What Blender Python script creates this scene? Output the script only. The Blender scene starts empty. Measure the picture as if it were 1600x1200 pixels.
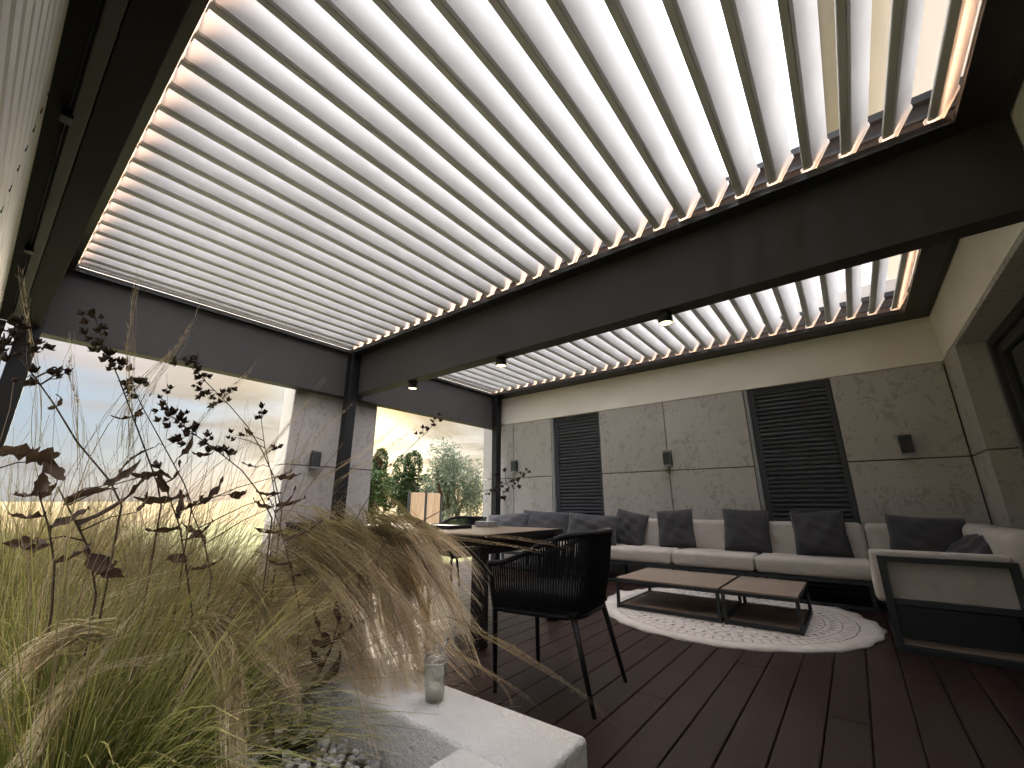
import bpy, bmesh, math, random
import numpy as np
from mathutils import Vector, Matrix
random.seed(7); RNG = np.random.default_rng(7)
R = math.radians
S = bpy.context.scene
C = S.collection

# ------------------------------------------------------------------ camera
cam_d = bpy.data.cameras.new('camera'); cam = bpy.data.objects.new('camera', cam_d); C.objects.link(cam)
cam_d.sensor_width = 36.0; cam_d.sensor_fit = 'HORIZONTAL'; cam_d.lens = 36.0 * 654.0 / 1600.0
cam_d.clip_start = 0.02; cam_d.clip_end = 2000
CAM_H, PITCH, YAW = 0.95, R(16.1), R(38.15)
cam.location = (0, 0, CAM_H); cam.rotation_euler = (R(90) + PITCH, 0, YAW)
S.camera = cam

# ------------------------------------------------------------------ sky
SUN_AZ = math.atan2(-559.8, 385.7)      # clockwise-from-+Y angle, negative = towards -X
SUN_EL = R(9.1)
sun_dir = Vector((math.sin(SUN_AZ) * math.cos(SUN_EL), math.cos(SUN_AZ) * math.cos(SUN_EL), math.sin(SUN_EL)))
W = bpy.data.worlds.new('World'); S.world = W; W.use_nodes = True
nt = W.node_tree; nt.nodes.clear()
def N(t, **k):
    n = nt.nodes.new(t)
    for a, b in k.items(): setattr(n, a, b)
    return n
def L(a, b): nt.links.new(a, b)
def math_n(op, a, b=None, clamp=False):
    n = N('ShaderNodeMath', operation=op); n.use_clamp = clamp
    for i, v in enumerate((a, b)):
        if v is None: continue
        if isinstance(v, (int, float)): n.inputs[i].default_value = v
        else: L(v, n.inputs[i])
    return n.outputs[0]
def mixc(f, a, b):
    n = N('ShaderNodeMix', data_type='RGBA')
    for s, v in ((n.inputs[0], f), (n.inputs[6], a), (n.inputs[7], b)):
        if isinstance(v, tuple): s.default_value = v
        elif isinstance(v, (int, float)): s.default_value = v
        else: L(v, s)
    return n.outputs[2]
out = N('ShaderNodeOutputWorld')
sky = N('ShaderNodeTexSky', sky_type='NISHITA'); sky.sun_disc = False
sky.sun_elevation = SUN_EL; sky.sun_rotation = SUN_AZ; sky.air_density = 1.0; sky.dust_density = 1.5; sky.ozone_density = 1.5
bg1 = N('ShaderNodeBackground'); bg1.inputs[1].default_value = 0.05; L(sky.outputs[0], bg1.inputs[0])
tc = N('ShaderNodeTexCoord')
sep = N('ShaderNodeSeparateXYZ'); L(tc.outputs['Generated'], sep.inputs[0])
zc = math_n('MAXIMUM', sep.outputs[2], 0.0)
den = math_n('ADD', zc, 0.14)
comb = N('ShaderNodeCombineXYZ')
L(math_n('DIVIDE', sep.outputs[0], den), comb.inputs[0]); L(math_n('DIVIDE', sep.outputs[1], den), comb.inputs[1])
noi = N('ShaderNodeTexNoise'); noi.inputs['Scale'].default_value = 0.85; noi.inputs['Detail'].default_value = 5; noi.inputs['Roughness'].default_value = 0.56
noi.inputs['Distortion'].default_value = 0.5
mp = N('ShaderNodeMapping'); mp.inputs['Scale'].default_value = (1.0, 1.0, 1); mp.inputs['Location'].default_value = (2.2, 1.7, 0.0)
L(comb.outputs[0], mp.inputs[0]); L(mp.outputs[0], noi.inputs['Vector'])
cr = N('ShaderNodeValToRGB'); cr.color_ramp.elements[0].position = 0.40; cr.color_ramp.elements[1].position = 0.60
band = math_n('MINIMUM', math_n('MAXIMUM', math_n('MULTIPLY', math_n('SUBTRACT', zc, 0.17), 1.1), -0.10), 0.10)
L(math_n('ADD', noi.outputs[0], band), cr.inputs[0])
dot = N('ShaderNodeVectorMath', operation='DOT_PRODUCT'); L(tc.outputs['Generated'], dot.inputs[0]); dot.inputs[1].default_value = sun_dir
warm = math_n('POWER', math_n('MAXIMUM', dot.outputs['Value'], 0.0), 9.0)
glow = math_n('POWER', math_n('MAXIMUM', dot.outputs['Value'], 0.0), 900.0)
noi2 = N('ShaderNodeTexNoise'); noi2.inputs['Scale'].default_value = 2.6; noi2.inputs['Detail'].default_value = 3
L(mp.outputs[0], noi2.inputs['Vector'])
shade = math_n('ADD', math_n('MULTIPLY', noi2.outputs[0], 0.7), 0.62)
ccol = mixc(warm, (0.89, 0.86, 0.92, 1), (0.92, 0.73, 0.43, 1))
vm = N('ShaderNodeVectorMath', operation='SCALE'); L(ccol, vm.inputs[0]); L(shade, vm.inputs['Scale'])
lift = N('ShaderNodeVectorMath', operation='SCALE'); L(vm.outputs[0], lift.inputs[0])
elev = math_n('ADD', 0.066, math_n('MULTIPLY', math_n('POWER', zc, 3.0), 2.3))     # overcast law: brighter towards the zenith
L(elev, lift.inputs['Scale'])
gl = N('ShaderNodeVectorMath', operation='SCALE'); gl.inputs[0].default_value = (1.0, 0.62, 0.22); L(math_n('MULTIPLY', glow, 0.4), gl.inputs['Scale'])
tot = N('ShaderNodeVectorMath', operation='ADD'); L(lift.outputs[0], tot.inputs[0]); L(gl.outputs[0], tot.inputs[1])
bg2 = N('ShaderNodeBackground'); bg2.inputs[1].default_value = 1.0; L(tot.outputs[0], bg2.inputs[0])
# pale veil of evening blue between the clouds
blue = N('ShaderNodeBackground'); blue.inputs[0].default_value = (0.56, 0.72, 0.90, 1); L(elev, blue.inputs[1])
mixb = N('ShaderNodeMixShader'); mixb.inputs[0].default_value = 0.94; L(bg1.outputs[0], mixb.inputs[1]); L(blue.outputs[0], mixb.inputs[2])
mixs = N('ShaderNodeMixShader'); L(cr.outputs[0], mixs.inputs[0]); L(mixb.outputs[0], mixs.inputs[1]); L(bg2.outputs[0], mixs.inputs[2])
L(mixs.outputs[0], out.inputs[0])

sd = bpy.data.lights.new('sun', 'SUN'); sun = bpy.data.objects.new('sun', sd); C.objects.link(sun)
sd.energy = 0.6; sd.angle = R(14); sd.color = (1.0, 0.86, 0.68)
sun.rotation_euler = sun_dir.to_track_quat('Z', 'Y').to_euler()
S.view_settings.view_transform = 'Standard'; S.view_settings.look = 'None'; S.view_settings.gamma = 1; S.view_settings.use_curve_mapping = False
S.view_settings.exposure = 3.15
S.render.engine = 'CYCLES'
S.cycles.use_adaptive_sampling = True; S.cycles.adaptive_threshold = 0.03
S.cycles.use_light_tree = False
S.cycles.max_bounces = 6; S.cycles.diffuse_bounces = 4; S.cycles.glossy_bounces = 3; S.cycles.transmission_bounces = 5; S.cycles.transparent_max_bounces = 12

# ------------------------------------------------------------------ materials
MATS = {}
class MatB:
    def __init__(s, name):
        s.m = bpy.data.materials.new(name); s.m.use_nodes = True; s.t = s.m.node_tree
        s.b = s.t.nodes['Principled BSDF']; s.o = s.t.nodes['Material Output']; MATS[name] = s.m
    def n(s, t, **k):
        x = s.t.nodes.new(t)
        for a, b in k.items(): setattr(x, a, b)
        return x
    def l(s, a, b): s.t.links.new(a, b)
    def coord(s, scale=(1, 1, 1), kind='Object'):
        tcn = s.n('ShaderNodeTexCoord'); m = s.n('ShaderNodeMapping'); m.inputs['Scale'].default_value = scale
        s.l(tcn.outputs[kind], m.inputs[0]); return m.outputs[0]
    def noise(s, vec, scale, detail=6, rough=0.6, dist=0.0):
        x = s.n('ShaderNodeTexNoise'); x.inputs['Scale'].default_value = scale; x.inputs['Detail'].default_value = detail
        x.inputs['Roughness'].default_value = rough; x.inputs['Distortion'].default_value = dist; s.l(vec, x.inputs['Vector']); return x.outputs[0]
    def ramp(s, f, stops):
        x = s.n('ShaderNodeValToRGB'); e = x.color_ramp.elements
        while len(e) < len(stops): e.new(0.5)
        for i, (p, c) in enumerate(stops):
            e[i].position = p; e[i].color = c if len(c) == 4 else (*c, 1)
        s.l(f, x.inputs[0]); return x.outputs[0]
    def math(s, op, a, b=None):
        x = s.n('ShaderNodeMath', operation=op)
        for i, v in enumerate((a, b)):
            if v is None: continue
            if isinstance(v, (int, float)): x.inputs[i].default_value = v
            else: s.l(v, x.inputs[i])
        return x.outputs[0]
    def mix(s, f, a, b, blend='MIX'):
        x = s.n('ShaderNodeMix', data_type='RGBA', blend_type=blend)
        for sk, v in ((x.inputs[0], f), (x.inputs[6], a), (x.inputs[7], b)):
            if isinstance(v, tuple): sk.default_value = v if len(v) == 4 else (*v, 1)
            elif isinstance(v, (int, float)): sk.default_value = v
            else: s.l(v, sk)
        return x.outputs[2]
    def bump(s, h, strength, dist=0.01, prev=None):
        x = s.n('ShaderNodeBump'); x.inputs['Strength'].default_value = strength; x.inputs['Distance'].default_value = dist
        s.l(h, x.inputs['Height'])
        if prev is not None: s.l(prev, x.inputs['Normal'])
        s.l(x.outputs[0], s.b.inputs['Normal']); return x.outputs[0]
    def set(s, color=None, rough=None, metal=None, spec=None):
        for k, v in (('Base Color', color), ('Roughness', rough), ('Metallic', metal), ('Specular IOR Level', spec)):
            if v is None: continue
            if isinstance(v, tuple): s.b.inputs[k].default_value = v if len(v) == 4 else (*v, 1)
            elif isinstance(v, (int, float)): s.b.inputs[k].default_value = v
            else: s.l(v, s.b.inputs[k])
        return s
    def rand(s): return s.n('ShaderNodeObjectInfo').outputs['Random']

def coated(name, col, rough, var=0.12, spec=0.5, grain=180):
    m = MatB(name); v = m.coord(); n1 = m.noise(v, 2.2, 2)
    lo = tuple(c * (1 - var) for c in col); hi = tuple(min(1, c * (1 + var)) for c in col)
    m.set(color=m.ramp(n1, [(0.3, lo), (0.7, hi)]), rough=m.math('ADD', m.math('MULTIPLY', n1, 0.2), rough - 0.1), spec=spec)
    return m
coated('anthracite', (0.037, 0.033, 0.031), 0.65, spec=0.3)
coated('anthracite_dark', (0.016, 0.016, 0.017), 0.5)
coated('anthracite_shaded', (0.007, 0.007, 0.007), 0.8, spec=0.2)  # anthracite darkened in colour for the shade on the front beam and head box
coated('black_metal', (0.006, 0.006, 0.0065), 0.5, spec=0.3)
coated('frame_metal', (0.022, 0.024, 0.026), 0.5, spec=0.35)
coated('louver_white', (0.65, 0.645, 0.63), 0.45, 0.07)
coated('end_cap_white', (0.80, 0.76, 0.70), 0.5, 0.03)
coated('shutter_grey', (0.034, 0.037, 0.045), 0.45, spec=0.35)
coated('blind_grey', (0.56, 0.545, 0.51), 0.5, 0.10)
coated('trim_grey', (0.20, 0.20, 0.20), 0.5)
coated('stucco_darkened', (0.26, 0.235, 0.20), 0.9, 0.06)  # the same stucco painted darker, against the strong skylight on the upper wall
coated('soffit_beige', (0.32, 0.29, 0.245), 0.85, 0.06)
coated('rope_black', (0.009, 0.0097, 0.012), 0.8, spec=0.3)
coated('cord_dark', (0.02, 0.02, 0.022), 0.7)

m = MatB('stucco'); v = m.coord(); n = m.noise(v, 1.3, 2); f = m.noise(v, 260, 2)
m.set(color=m.ramp(n, [(0.3, (0.62, 0.57, 0.51)), (0.7, (0.70, 0.645, 0.58))]), rough=0.92, spec=0.2); m.bump(f, 0.35, 0.004)

m = MatB('concrete'); v = m.coord(kind='Object'); rnd = m.rand()
tc_ = m.n('ShaderNodeTexCoord'); va = m.n('ShaderNodeVectorMath', operation='ADD'); m.l(tc_.outputs['Object'], va.inputs[0])
big = m.noise(v, 1.1, 3, 0.6); fine = m.noise(v, 75, 3)
warp = m.n('ShaderNodeTexNoise'); warp.inputs['Scale'].default_value = 7; m.l(v, warp.inputs['Vector'])
wsc = m.n('ShaderNodeVectorMath', operation='SCALE'); m.l(warp.outputs['Color'], wsc.inputs[0]); wsc.inputs['Scale'].default_value = 0.22
m.l(wsc.outputs[0], va.inputs[1])
mpn = m.n('ShaderNodeMapping'); mpn.inputs['Scale'].default_value = (1.0, 1.0, 0.55); m.l(va.outputs[0], mpn.inputs[0])
pit = m.noise(mpn.outputs[0], 21, 2, 0.5, 0.6)
clus = m.noise(v, 2.6, 2)
mask = m.ramp(m.math('MULTIPLY', pit, m.math('ADD', clus, 0.55)), [(0.60, (0, 0, 0)), (0.665, (1, 1, 1))])
base = m.ramp(big, [(0.25, (0.345, 0.315, 0.292)), (0.75, (0.43, 0.395, 0.368))])
base = m.mix(m.math('MULTIPLY', rnd, 0.6), base, (0.315, 0.29, 0.268))
col = m.mix(m.math('MULTIPLY', mask, 0.42), base, (0.14, 0.13, 0.115))
m.set(color=m.mix(0.18, col, m.ramp(fine, [(0.3, (0.1, 0.1, 0.09)), (0.7, (0.4, 0.38, 0.34))])), rough=0.85, spec=0.25)
m.bump(m.math('MULTIPLY', fine, 0.3), 0.35, 0.006)

m = MatB('planter_white'); v = m.coord(); n = m.noise(v, 3, 6); f = m.noise(v, 150, 3, 0.7); vor = m.noise(v, 48, 3)
m.set(color=m.ramp(n, [(0.3, (0.68, 0.66, 0.62)), (0.7, (0.82, 0.80, 0.76))]), rough=0.95, spec=0.15)
m.bump(m.math('ADD', f, m.math('MULTIPLY', vor, 1.6)), 1.0, 0.008)

m = MatB('deck_wood'); v = m.coord(kind='Object'); rnd = m.rand()
ofs = m.n('ShaderNodeVectorMath', operation='ADD'); m.l(v, ofs.inputs[0]); cmb = m.n('ShaderNodeCombineXYZ'); m.l(m.math('MULTIPLY', rnd, 40), cmb.inputs[1]); m.l(cmb.outputs[0], ofs.inputs[1])
mp_ = m.n('ShaderNodeMapping'); mp_.inputs['Scale'].default_value = (14, 0.8, 1); m.l(ofs.outputs[0], mp_.inputs[0])
gr = m.noise(mp_.outputs[0], 3, 4, 0.65); sp = m.noise(ofs.outputs[0], 1.4, 3)
c = m.ramp(gr, [(0.25, (0.011, 0.0038, 0.0023)), (0.55, (0.023, 0.0084, 0.0050)), (0.8, (0.042, 0.0165, 0.0100))])
c = m.mix(m.math('MULTIPLY', rnd, 0.5), c, (0.014, 0.0068, 0.005)); c = m.mix(m.math('MULTIPLY', sp, 0.3), c, (0.042, 0.023, 0.0165))
m.set(color=c, rough=m.math('ADD', m.math('MULTIPLY', sp, 0.22), 0.24), spec=0.55)
wv = m.n('ShaderNodeTexWave', wave_type='BANDS', bands_direction='X'); wv.inputs['Scale'].default_value = 32; wv.inputs['Distortion'].default_value = 0.15; m.l(v, wv.inputs['Vector'])
m.bump(m.math('ADD', wv.outputs['Fac'], m.math('MULTIPLY', gr, 0.6)), 0.20, 0.003)

def wood(name, a, b, axis, rough=0.6):
    m = MatB(name); sc = [9, 9, 9]; sc[axis] = 0.7; v = m.coord(tuple(sc)); g = m.noise(v, 2.4, 7, 0.65, 0.6)
    v2 = m.coord(); bl = m.noise(v2, 5, 4)
    m.set(color=m.mix(m.math('MULTIPLY', bl, 0.35), m.ramp(g, [(0.3, a), (0.7, b)]), tuple(x * 0.8 for x in a)), rough=rough, spec=0.3); m.bump(g, 0.25, 0.002)
wood('table_wood', (0.17, 0.125, 0.095), (0.33, 0.26, 0.20), 0, 0.55)
wood('dining_wood', (0.11, 0.08, 0.055), (0.20, 0.15, 0.11), 0, 0.35)
wood('fence_wood', (0.30, 0.20, 0.12), (0.50, 0.36, 0.24), 2, 0.8)
wood('bark', (0.07, 0.05, 0.035), (0.16, 0.12, 0.09), 2, 0.95)

def fabric(name, a, b, weave=520, bumps=0.35):
    m = MatB(name); v = m.coord(); n = m.noise(v, 6, 5); w1 = m.n('ShaderNodeTexWave', bands_direction='X'); w1.inputs['Scale'].default_value = weave / 6; m.l(v, w1.inputs['Vector'])
    w2 = m.n('ShaderNodeTexWave', bands_direction='Z'); w2.inputs['Scale'].default_value = weave / 6; m.l(v, w2.inputs['Vector']); f = m.noise(v, 340, 3)
    m.set(color=m.mix(0.25, m.ramp(n, [(0.3, a), (0.7, b)]), m.ramp(f, [(0.3, tuple(x * 0.7 for x in a)), (0.7, tuple(min(1, x * 1.25) for x in b))])), rough=0.95, spec=0.12)
    wr = m.noise(v, 9, 3, 0.55, 0.8)
    m.bump(m.math('ADD', wr, m.math('MULTIPLY', f, 0.05)), 0.45, 0.02); m.b.inputs['Sheen Weight'].default_value = 0.15
fabric('sofa_fabric', (0.42, 0.375, 0.33), (0.50, 0.45, 0.40))
fabric('cushion_grey', (0.036, 0.035, 0.037), (0.062, 0.060, 0.063))
fabric('seat_black', (0.014, 0.015, 0.018), (0.022, 0.023, 0.027))

m = MatB('rug')   # round woven rug, dark rings and dashes
v = m.coord(); sp_ = m.n('ShaderNodeSeparateXYZ'); m.l(v, sp_.inputs[0])
rad = m.math('SQRT', m.math('ADD', m.math('MULTIPLY', sp_.outputs[0], sp_.outputs[0]), m.math('MULTIPLY', sp_.outputs[1], sp_.outputs[1])))
ang = m.math('ARCTAN2', sp_.outputs[1], sp_.outputs[0]); jit = m.math('MULTIPLY', m.math('SUBTRACT', m.noise(v, 9, 3), 0.5), 0.035)
rj = m.math('ADD', rad, jit)
def ring(r0, w): return m.math('LESS_THAN', m.math('ABSOLUTE', m.math('SUBTRACT', rj, r0)), w)
def dashes(r0, w, k, duty): return m.math('MULTIPLY', ring(r0, w), m.math('GREATER_THAN', m.math('SINE', m.math('MULTIPLY', ang, k)), duty))
def zig(r0, amp, k, w):
    tri = m.math('MULTIPLY', m.math('ABSOLUTE', m.math('SINE', m.math('MULTIPLY', ang, k))), amp)
    return m.math('LESS_THAN', m.math('ABSOLUTE', m.math('SUBTRACT', rj, m.math('ADD', tri, r0))), w)
acc = ring(0.97, 0.005)
for t in (ring(0.86, 0.004), dashes(0.80, 0.022, 60, 0.35), ring(0.745, 0.004), zig(0.62, 0.10, 22, 0.007), ring(0.60, 0.005), dashes(0.55, 0.03, 44, 0.6), zig(0.40, 0.11, 15, 0.007), ring(0.38, 0.005),
          dashes(0.33, 0.02, 30, 0.3), zig(0.16, 0.12, 9, 0.008), ring(0.15, 0.005), dashes(0.915, 0.035, 90, 0.86)):
    acc = m.math('MAXIMUM', acc, t)
acc = m.math('MULTIPLY', acc, m.ramp(m.noise(v, 30, 3), [(0.35, (0.25, 0.25, 0.25)), (0.55, (1, 1, 1))]))
br = m.n('ShaderNodeTexWave', bands_direction='X'); br.inputs['Scale'].default_value = 40; cb = m.n('ShaderNodeCombineXYZ'); m.l(rad, cb.inputs[0]); m.l(cb.outputs[0], br.inputs['Vector'])
m.set(color=m.mix(m.math('MULTIPLY', acc, 0.85), m.ramp(m.noise(v, 14, 5), [(0.3, (0.50, 0.455, 0.41)), (0.7, (0.62, 0.57, 0.52))]), (0.05, 0.045, 0.04)), rough=0.95, spec=0.1)
m.bump(m.math('ADD', br.outputs['Fac'], m.noise(v, 120, 3)), 0.5, 0.004)

def emis(name, col, st):
    m = MatB(name); m.b.inputs['Base Color'].default_value = (0.8, 0.8, 0.8, 1)
    m.b.inputs['Emission Color'].default_value = (*col, 1); m.b.inputs['Emission Strength'].default_value = st
    n = m.noise(m.coord(), 40, 2); m.set(rough=m.math('ADD', m.math('MULTIPLY', n, 0.1), 0.4))
emis('led_warm', (1.0, 0.60, 0.38), 4.8)
emis('led_line', (1.0, 0.86, 0.66), 0.25)
emis('lamp_warm', (1.0, 0.76, 0.36), 1.0)

m = MatB('window_glass'); n = m.noise(m.coord(), 0.8, 2); m.set(color=(0.012, 0.014, 0.014), rough=m.math('ADD', m.math('MULTIPLY', n, 0.02), 0.03), spec=0.6)
m = MatB('clear_glass')
_t = m.n('ShaderNodeBsdfTransparent'); _t.inputs[0].default_value = (0.97, 0.98, 0.97, 1); _g = m.n('ShaderNodeBsdfGlossy'); m.l(m.math('MULTIPLY', m.noise(m.coord(), 30, 2), 0.15), _g.inputs['Roughness'])
_d = m.n('ShaderNodeBsdfTranslucent'); _d.inputs[0].default_value = (0.8, 0.8, 0.76, 1); _fz = m.n('ShaderNodeLayerWeight'); _fz.inputs[0].default_value = 0.35
_m1 = m.n('ShaderNodeMixShader'); _m1.inputs[0].default_value = 0.07; m.l(_t.outputs[0], _m1.inputs[1]); m.l(_d.outputs[0], _m1.inputs[2])
_m2 = m.n('ShaderNodeMixShader'); m.l(m.math('ADD', m.math('MULTIPLY', _fz.outputs['Fresnel'], 0.5), 0.03), _m2.inputs[0]); m.l(_m1.outputs[0], _m2.inputs[1]); m.l(_g.outputs[0], _m2.inputs[2]); m.l(_m2.outputs[0], m.o.inputs[0]); m.t.nodes.remove(m.b)
m = MatB('steel'); m.set(color=(0.7, 0.7, 0.7), rough=m.math('ADD', m.math('MULTIPLY', m.noise(m.coord(), 60, 2), 0.1), 0.12), metal=1.0)
m = MatB('paper'); m.set(color=m.ramp(m.noise(m.coord(), 8, 3), [(0.3, (0.66, 0.64, 0.60)), (0.7, (0.74, 0.72, 0.68))]), rough=0.6)
m = MatB('soil'); n = m.noise(m.coord(), 40, 6, 0.7); m.set(color=m.ramp(n, [(0.3, (0.025, 0.018, 0.012)), (0.7, (0.07, 0.055, 0.04))]), rough=1.0); m.bump(n, 0.8, 0.02)
m = MatB('gravel'); rn = m.n('ShaderNodeVertexColor'); rn.layer_name = 'col'; n = m.noise(m.coord(), 90, 4); m.set(color=m.mix(m.math('MULTIPLY', n, 0.5), rn.outputs[0], (0.12, 0.12, 0.12)), rough=0.9); m.bump(n, 0.3, 0.002)

def leafy(name, trans=0.4, attr=None, col=None, rough=0.6, var=0.25):
    m = MatB(name)
    if attr:
        a = m.n('ShaderNodeVertexColor'); a.layer_name = attr; colr = a.outputs[0]
    else:
        n = m.noise(m.coord(), 18, 4); colr = m.ramp(n, [(0.3, tuple(x * (1 - var) for x in col)), (0.7, tuple(x * (1 + var) for x in col))])
    d = m.n('ShaderNodeBsdfDiffuse'); t = m.n('ShaderNodeBsdfTranslucent'); g = m.n('ShaderNodeBsdfGlossy'); g.inputs['Roughness'].default_value = rough
    m.l(colr, d.inputs[0]); m.l(colr, t.inputs[0]); g.inputs[0].default_value = (0.5, 0.5, 0.5, 1)
    mx = m.n('ShaderNodeMixShader'); mx.inputs[0].default_value = trans; m.l(d.outputs[0], mx.inputs[1]); m.l(t.outputs[0], mx.inputs[2])
    m2 = m.n('ShaderNodeMixShader'); m2.inputs[0].default_value = 0.05; m.l(mx.outputs[0], m2.inputs[1]); m.l(g.outputs[0], m2.inputs[2])
    m.l(m2.outputs[0], m.o.inputs[0]); m.t.nodes.remove(m.b)
leafy('grass_blade', 0.30, 'col')
leafy('tree_leaf', 0.35, 'col')
leafy('wax', 0.5, col=(0.78, 0.74, 0.64), var=0.06)
leafy('dark_leaf', 0.35, col=(0.095, 0.056, 0.035), var=0.55)
leafy('green_leaf', 0.3, col=(0.035, 0.042, 0.018), var=0.45)
leafy('pod_brown', 0.1, col=(0.055, 0.030, 0.023), var=0.45)
leafy('stem_brown', 0.05, col=(0.085, 0.055, 0.038), var=0.35)
m = MatB('lawn'); v = m.coord(); n = m.noise(v, 0.5, 6); f = m.noise(v, 30, 5)
m.set(color=m.mix(0.4, m.ramp(n, [(0.35, (0.10, 0.13, 0.035)), (0.65, (0.26, 0.22, 0.09))]), m.ramp(f, [(0.3, (0.05, 0.08, 0.02)), (0.7, (0.28, 0.26, 0.10))])), rough=0.95); m.bump(f, 0.8, 0.05)
m = MatB('wheat'); v = m.coord(); n = m.noise(v, 0.08, 6); f = m.noise(v, 3, 6)
m.set(color=m.mix(0.4, m.ramp(n, [(0.3, (0.12, 0.082, 0.022)), (0.7, (0.17, 0.122, 0.04))]), m.ramp(f, [(0.3, (0.10, 0.07, 0.02)), (0.7, (0.27, 0.20, 0.07))])), rough=0.95)
M = MATS

# ------------------------------------------------------------------ helpers
def tag(o, label=None, cat=None, group=None, kind=None):
    for k, v in (('label', label), ('category', cat), ('group', group), ('kind', kind)):
        if v: o[k] = v
    return o
def empty(name, loc, rz=0, label=None, cat=None, group=None, kind=None):
    o = bpy.data.objects.new(name, None); C.objects.link(o); o.location = loc; o.rotation_euler = (0, 0, rz); o.empty_display_size = 0.1
    return tag(o, label, cat, group, kind)
class MB:
    def __init__(s): s.v = []; s.f = []; s.sm = False
    def add(s, vs, fs):
        k = len(s.v); s.v += [tuple(p) for p in vs]; s.f += [tuple(i + k for i in q) for q in fs]; return s
    def box(s, x0, x1, y0, y1, z0, z1):
        vs = [(x, y, z) for z in (z0, z1) for y in (y0, y1) for x in (x0, x1)]
        return s.add(vs, [(0, 2, 3, 1), (4, 5, 7, 6), (0, 1, 5, 4), (2, 6, 7, 3), (0, 4, 6, 2), (1, 3, 7, 5)])
    def prism(s, prof, axis, a, b):           # prof = 2D loop; extruded along axis
        n = len(prof); vs = []
        for t in (a, b):
            for p, q in prof:
                vs.append({'x': (t, p, q), 'y': (p, t, q), 'z': (p, q, t)}[axis])
        fs = [tuple(range(n))[::-1], tuple(range(n, 2 * n))] + [(i, (i + 1) % n, n + (i + 1) % n, n + i) for i in range(n)]
        return s.add(vs, fs)
    def tube(s, pts, rads, n=8, cap=True):
        pts = [Vector(p) for p in pts]
        if isinstance(rads, (int, float)): rads = [rads] * len(pts)
        up = Vector((0.3, 0.2, 0.93)); vs = []; fs = []
        for i, p in enumerate(pts):
            t = (pts[min(i + 1, len(pts) - 1)] - pts[max(i - 1, 0)]).normalized()
            if abs(t.dot(up)) > 0.97: a = t.cross(Vector((1, 0.1, 0))).normalized()
            else: a = t.cross(up).normalized()
            b = t.cross(a)
            for k in range(n):
                w = 2 * math.pi * k / n; vs.append(p + (a * math.cos(w) + b * math.sin(w)) * rads[i])
        for i in range(len(pts) - 1):
            for k in range(n): fs.append((i * n + k, i * n + (k + 1) % n, (i + 1) * n + (k + 1) % n, (i + 1) * n + k))
        if cap: fs += [tuple(range(n))[::-1], tuple(range((len(pts) - 1) * n, len(pts) * n))]
        s.sm = True
        return s.add(vs, fs)
    def lathe(s, prof, n=24, c=(0, 0, 0)):
        vs = []; fs = []; m_ = len(prof)
        for r, z in prof:
            for k in range(n):
                w = 2 * math.pi * k / n; vs.append((c[0] + r * math.cos(w), c[1] + r * math.sin(w), c[2] + z))
        for i in range(m_ - 1):
            for k in range(n): fs.append((i * n + k, i * n + (k + 1) % n, (i + 1) * n + (k + 1) % n, (i + 1) * n + k))
        fs += [tuple(range(n))[::-1], tuple(range((m_ - 1) * n, m_ * n))]
        s.sm = True
        return s.add(vs, fs)
    def mesh(s, name, bevel=0.0, seg=2):
        me = bpy.data.meshes.new(name)
        if bevel > 0:
            me.from_pydata(s.v, [], s.f); bm = bmesh.new(); bm.from_mesh(me)
            bmesh.ops.recalc_face_normals(bm, faces=bm.faces)
            ed = [e for e in bm.edges if len(e.link_faces) == 2 and e.calc_face_angle(0) > 0.5]
            bmesh.ops.bevel(bm, geom=ed, offset=bevel, segments=seg, affect='EDGES', profile=0.5)
            bm.to_mesh(me); bm.free()
            if seg > 2:
                for p in me.polygons: p.use_smooth = True
        else:
            me.from_pydata(s.v, [], s.f)
            bm = bmesh.new(); bm.from_mesh(me); bmesh.ops.recalc_face_normals(bm, faces=bm.faces); bm.to_mesh(me); bm.free()
            if s.sm:
                for p in me.polygons: p.use_smooth = len(p.vertices) == 4
        return me
    def build(s, name, mat, parent=None, bevel=0.0, seg=2, off=None):
        o = link(name, s.mesh(name, bevel, seg), mat, parent)
        if off is not None: o.location = off
        return o
def link(name, me, mat, parent=None, loc=None):
    if mat is not None and not me.materials: me.materials.append(M[mat])
    o = bpy.data.objects.new(name, me); C.objects.link(o)
    if parent is not None: o.parent = parent
    if loc is not None: o.location = loc
    return o
def wpart(name, mb, mat, root, bevel=0.0, seg=2):
    """mesh given in world coordinates, parented to an unrotated root (or to a part of one)"""
    base = root
    while base.parent: base = base.parent
    o = mb.build(name, mat, root, bevel, seg)
    b = Vector(base.location); o.data.transform(Matrix.Translation(-b)); return o
def copy_tree(o, parent=None):
    c = o.copy(); C.objects.link(c); c.parent = parent
    for ch in list(o.children): copy_tree(ch, c)
    return c

# pixel of a 1600x1200 picture -> direction, used once to survey where real things stand
_cp, _sp, _cy, _sy = math.cos(PITCH), math.sin(PITCH), math.cos(YAW), math.sin(YAW)
def survey(u, v, X=None, Y=None, Z=None):
    x, y = u - 800.0, 600.0 - v; fw = 654 * _cp - y * _sp; up = 654 * _sp + y * _cp
    d = Vector((x * _cy - fw * _sy, x * _sy + fw * _cy, up))
    t = X / d.x if X is not None else (Y / d.y if Y is not None else (Z - CAM_H) / d.z)
    return Vector((0, 0, CAM_H)) + d * t

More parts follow.
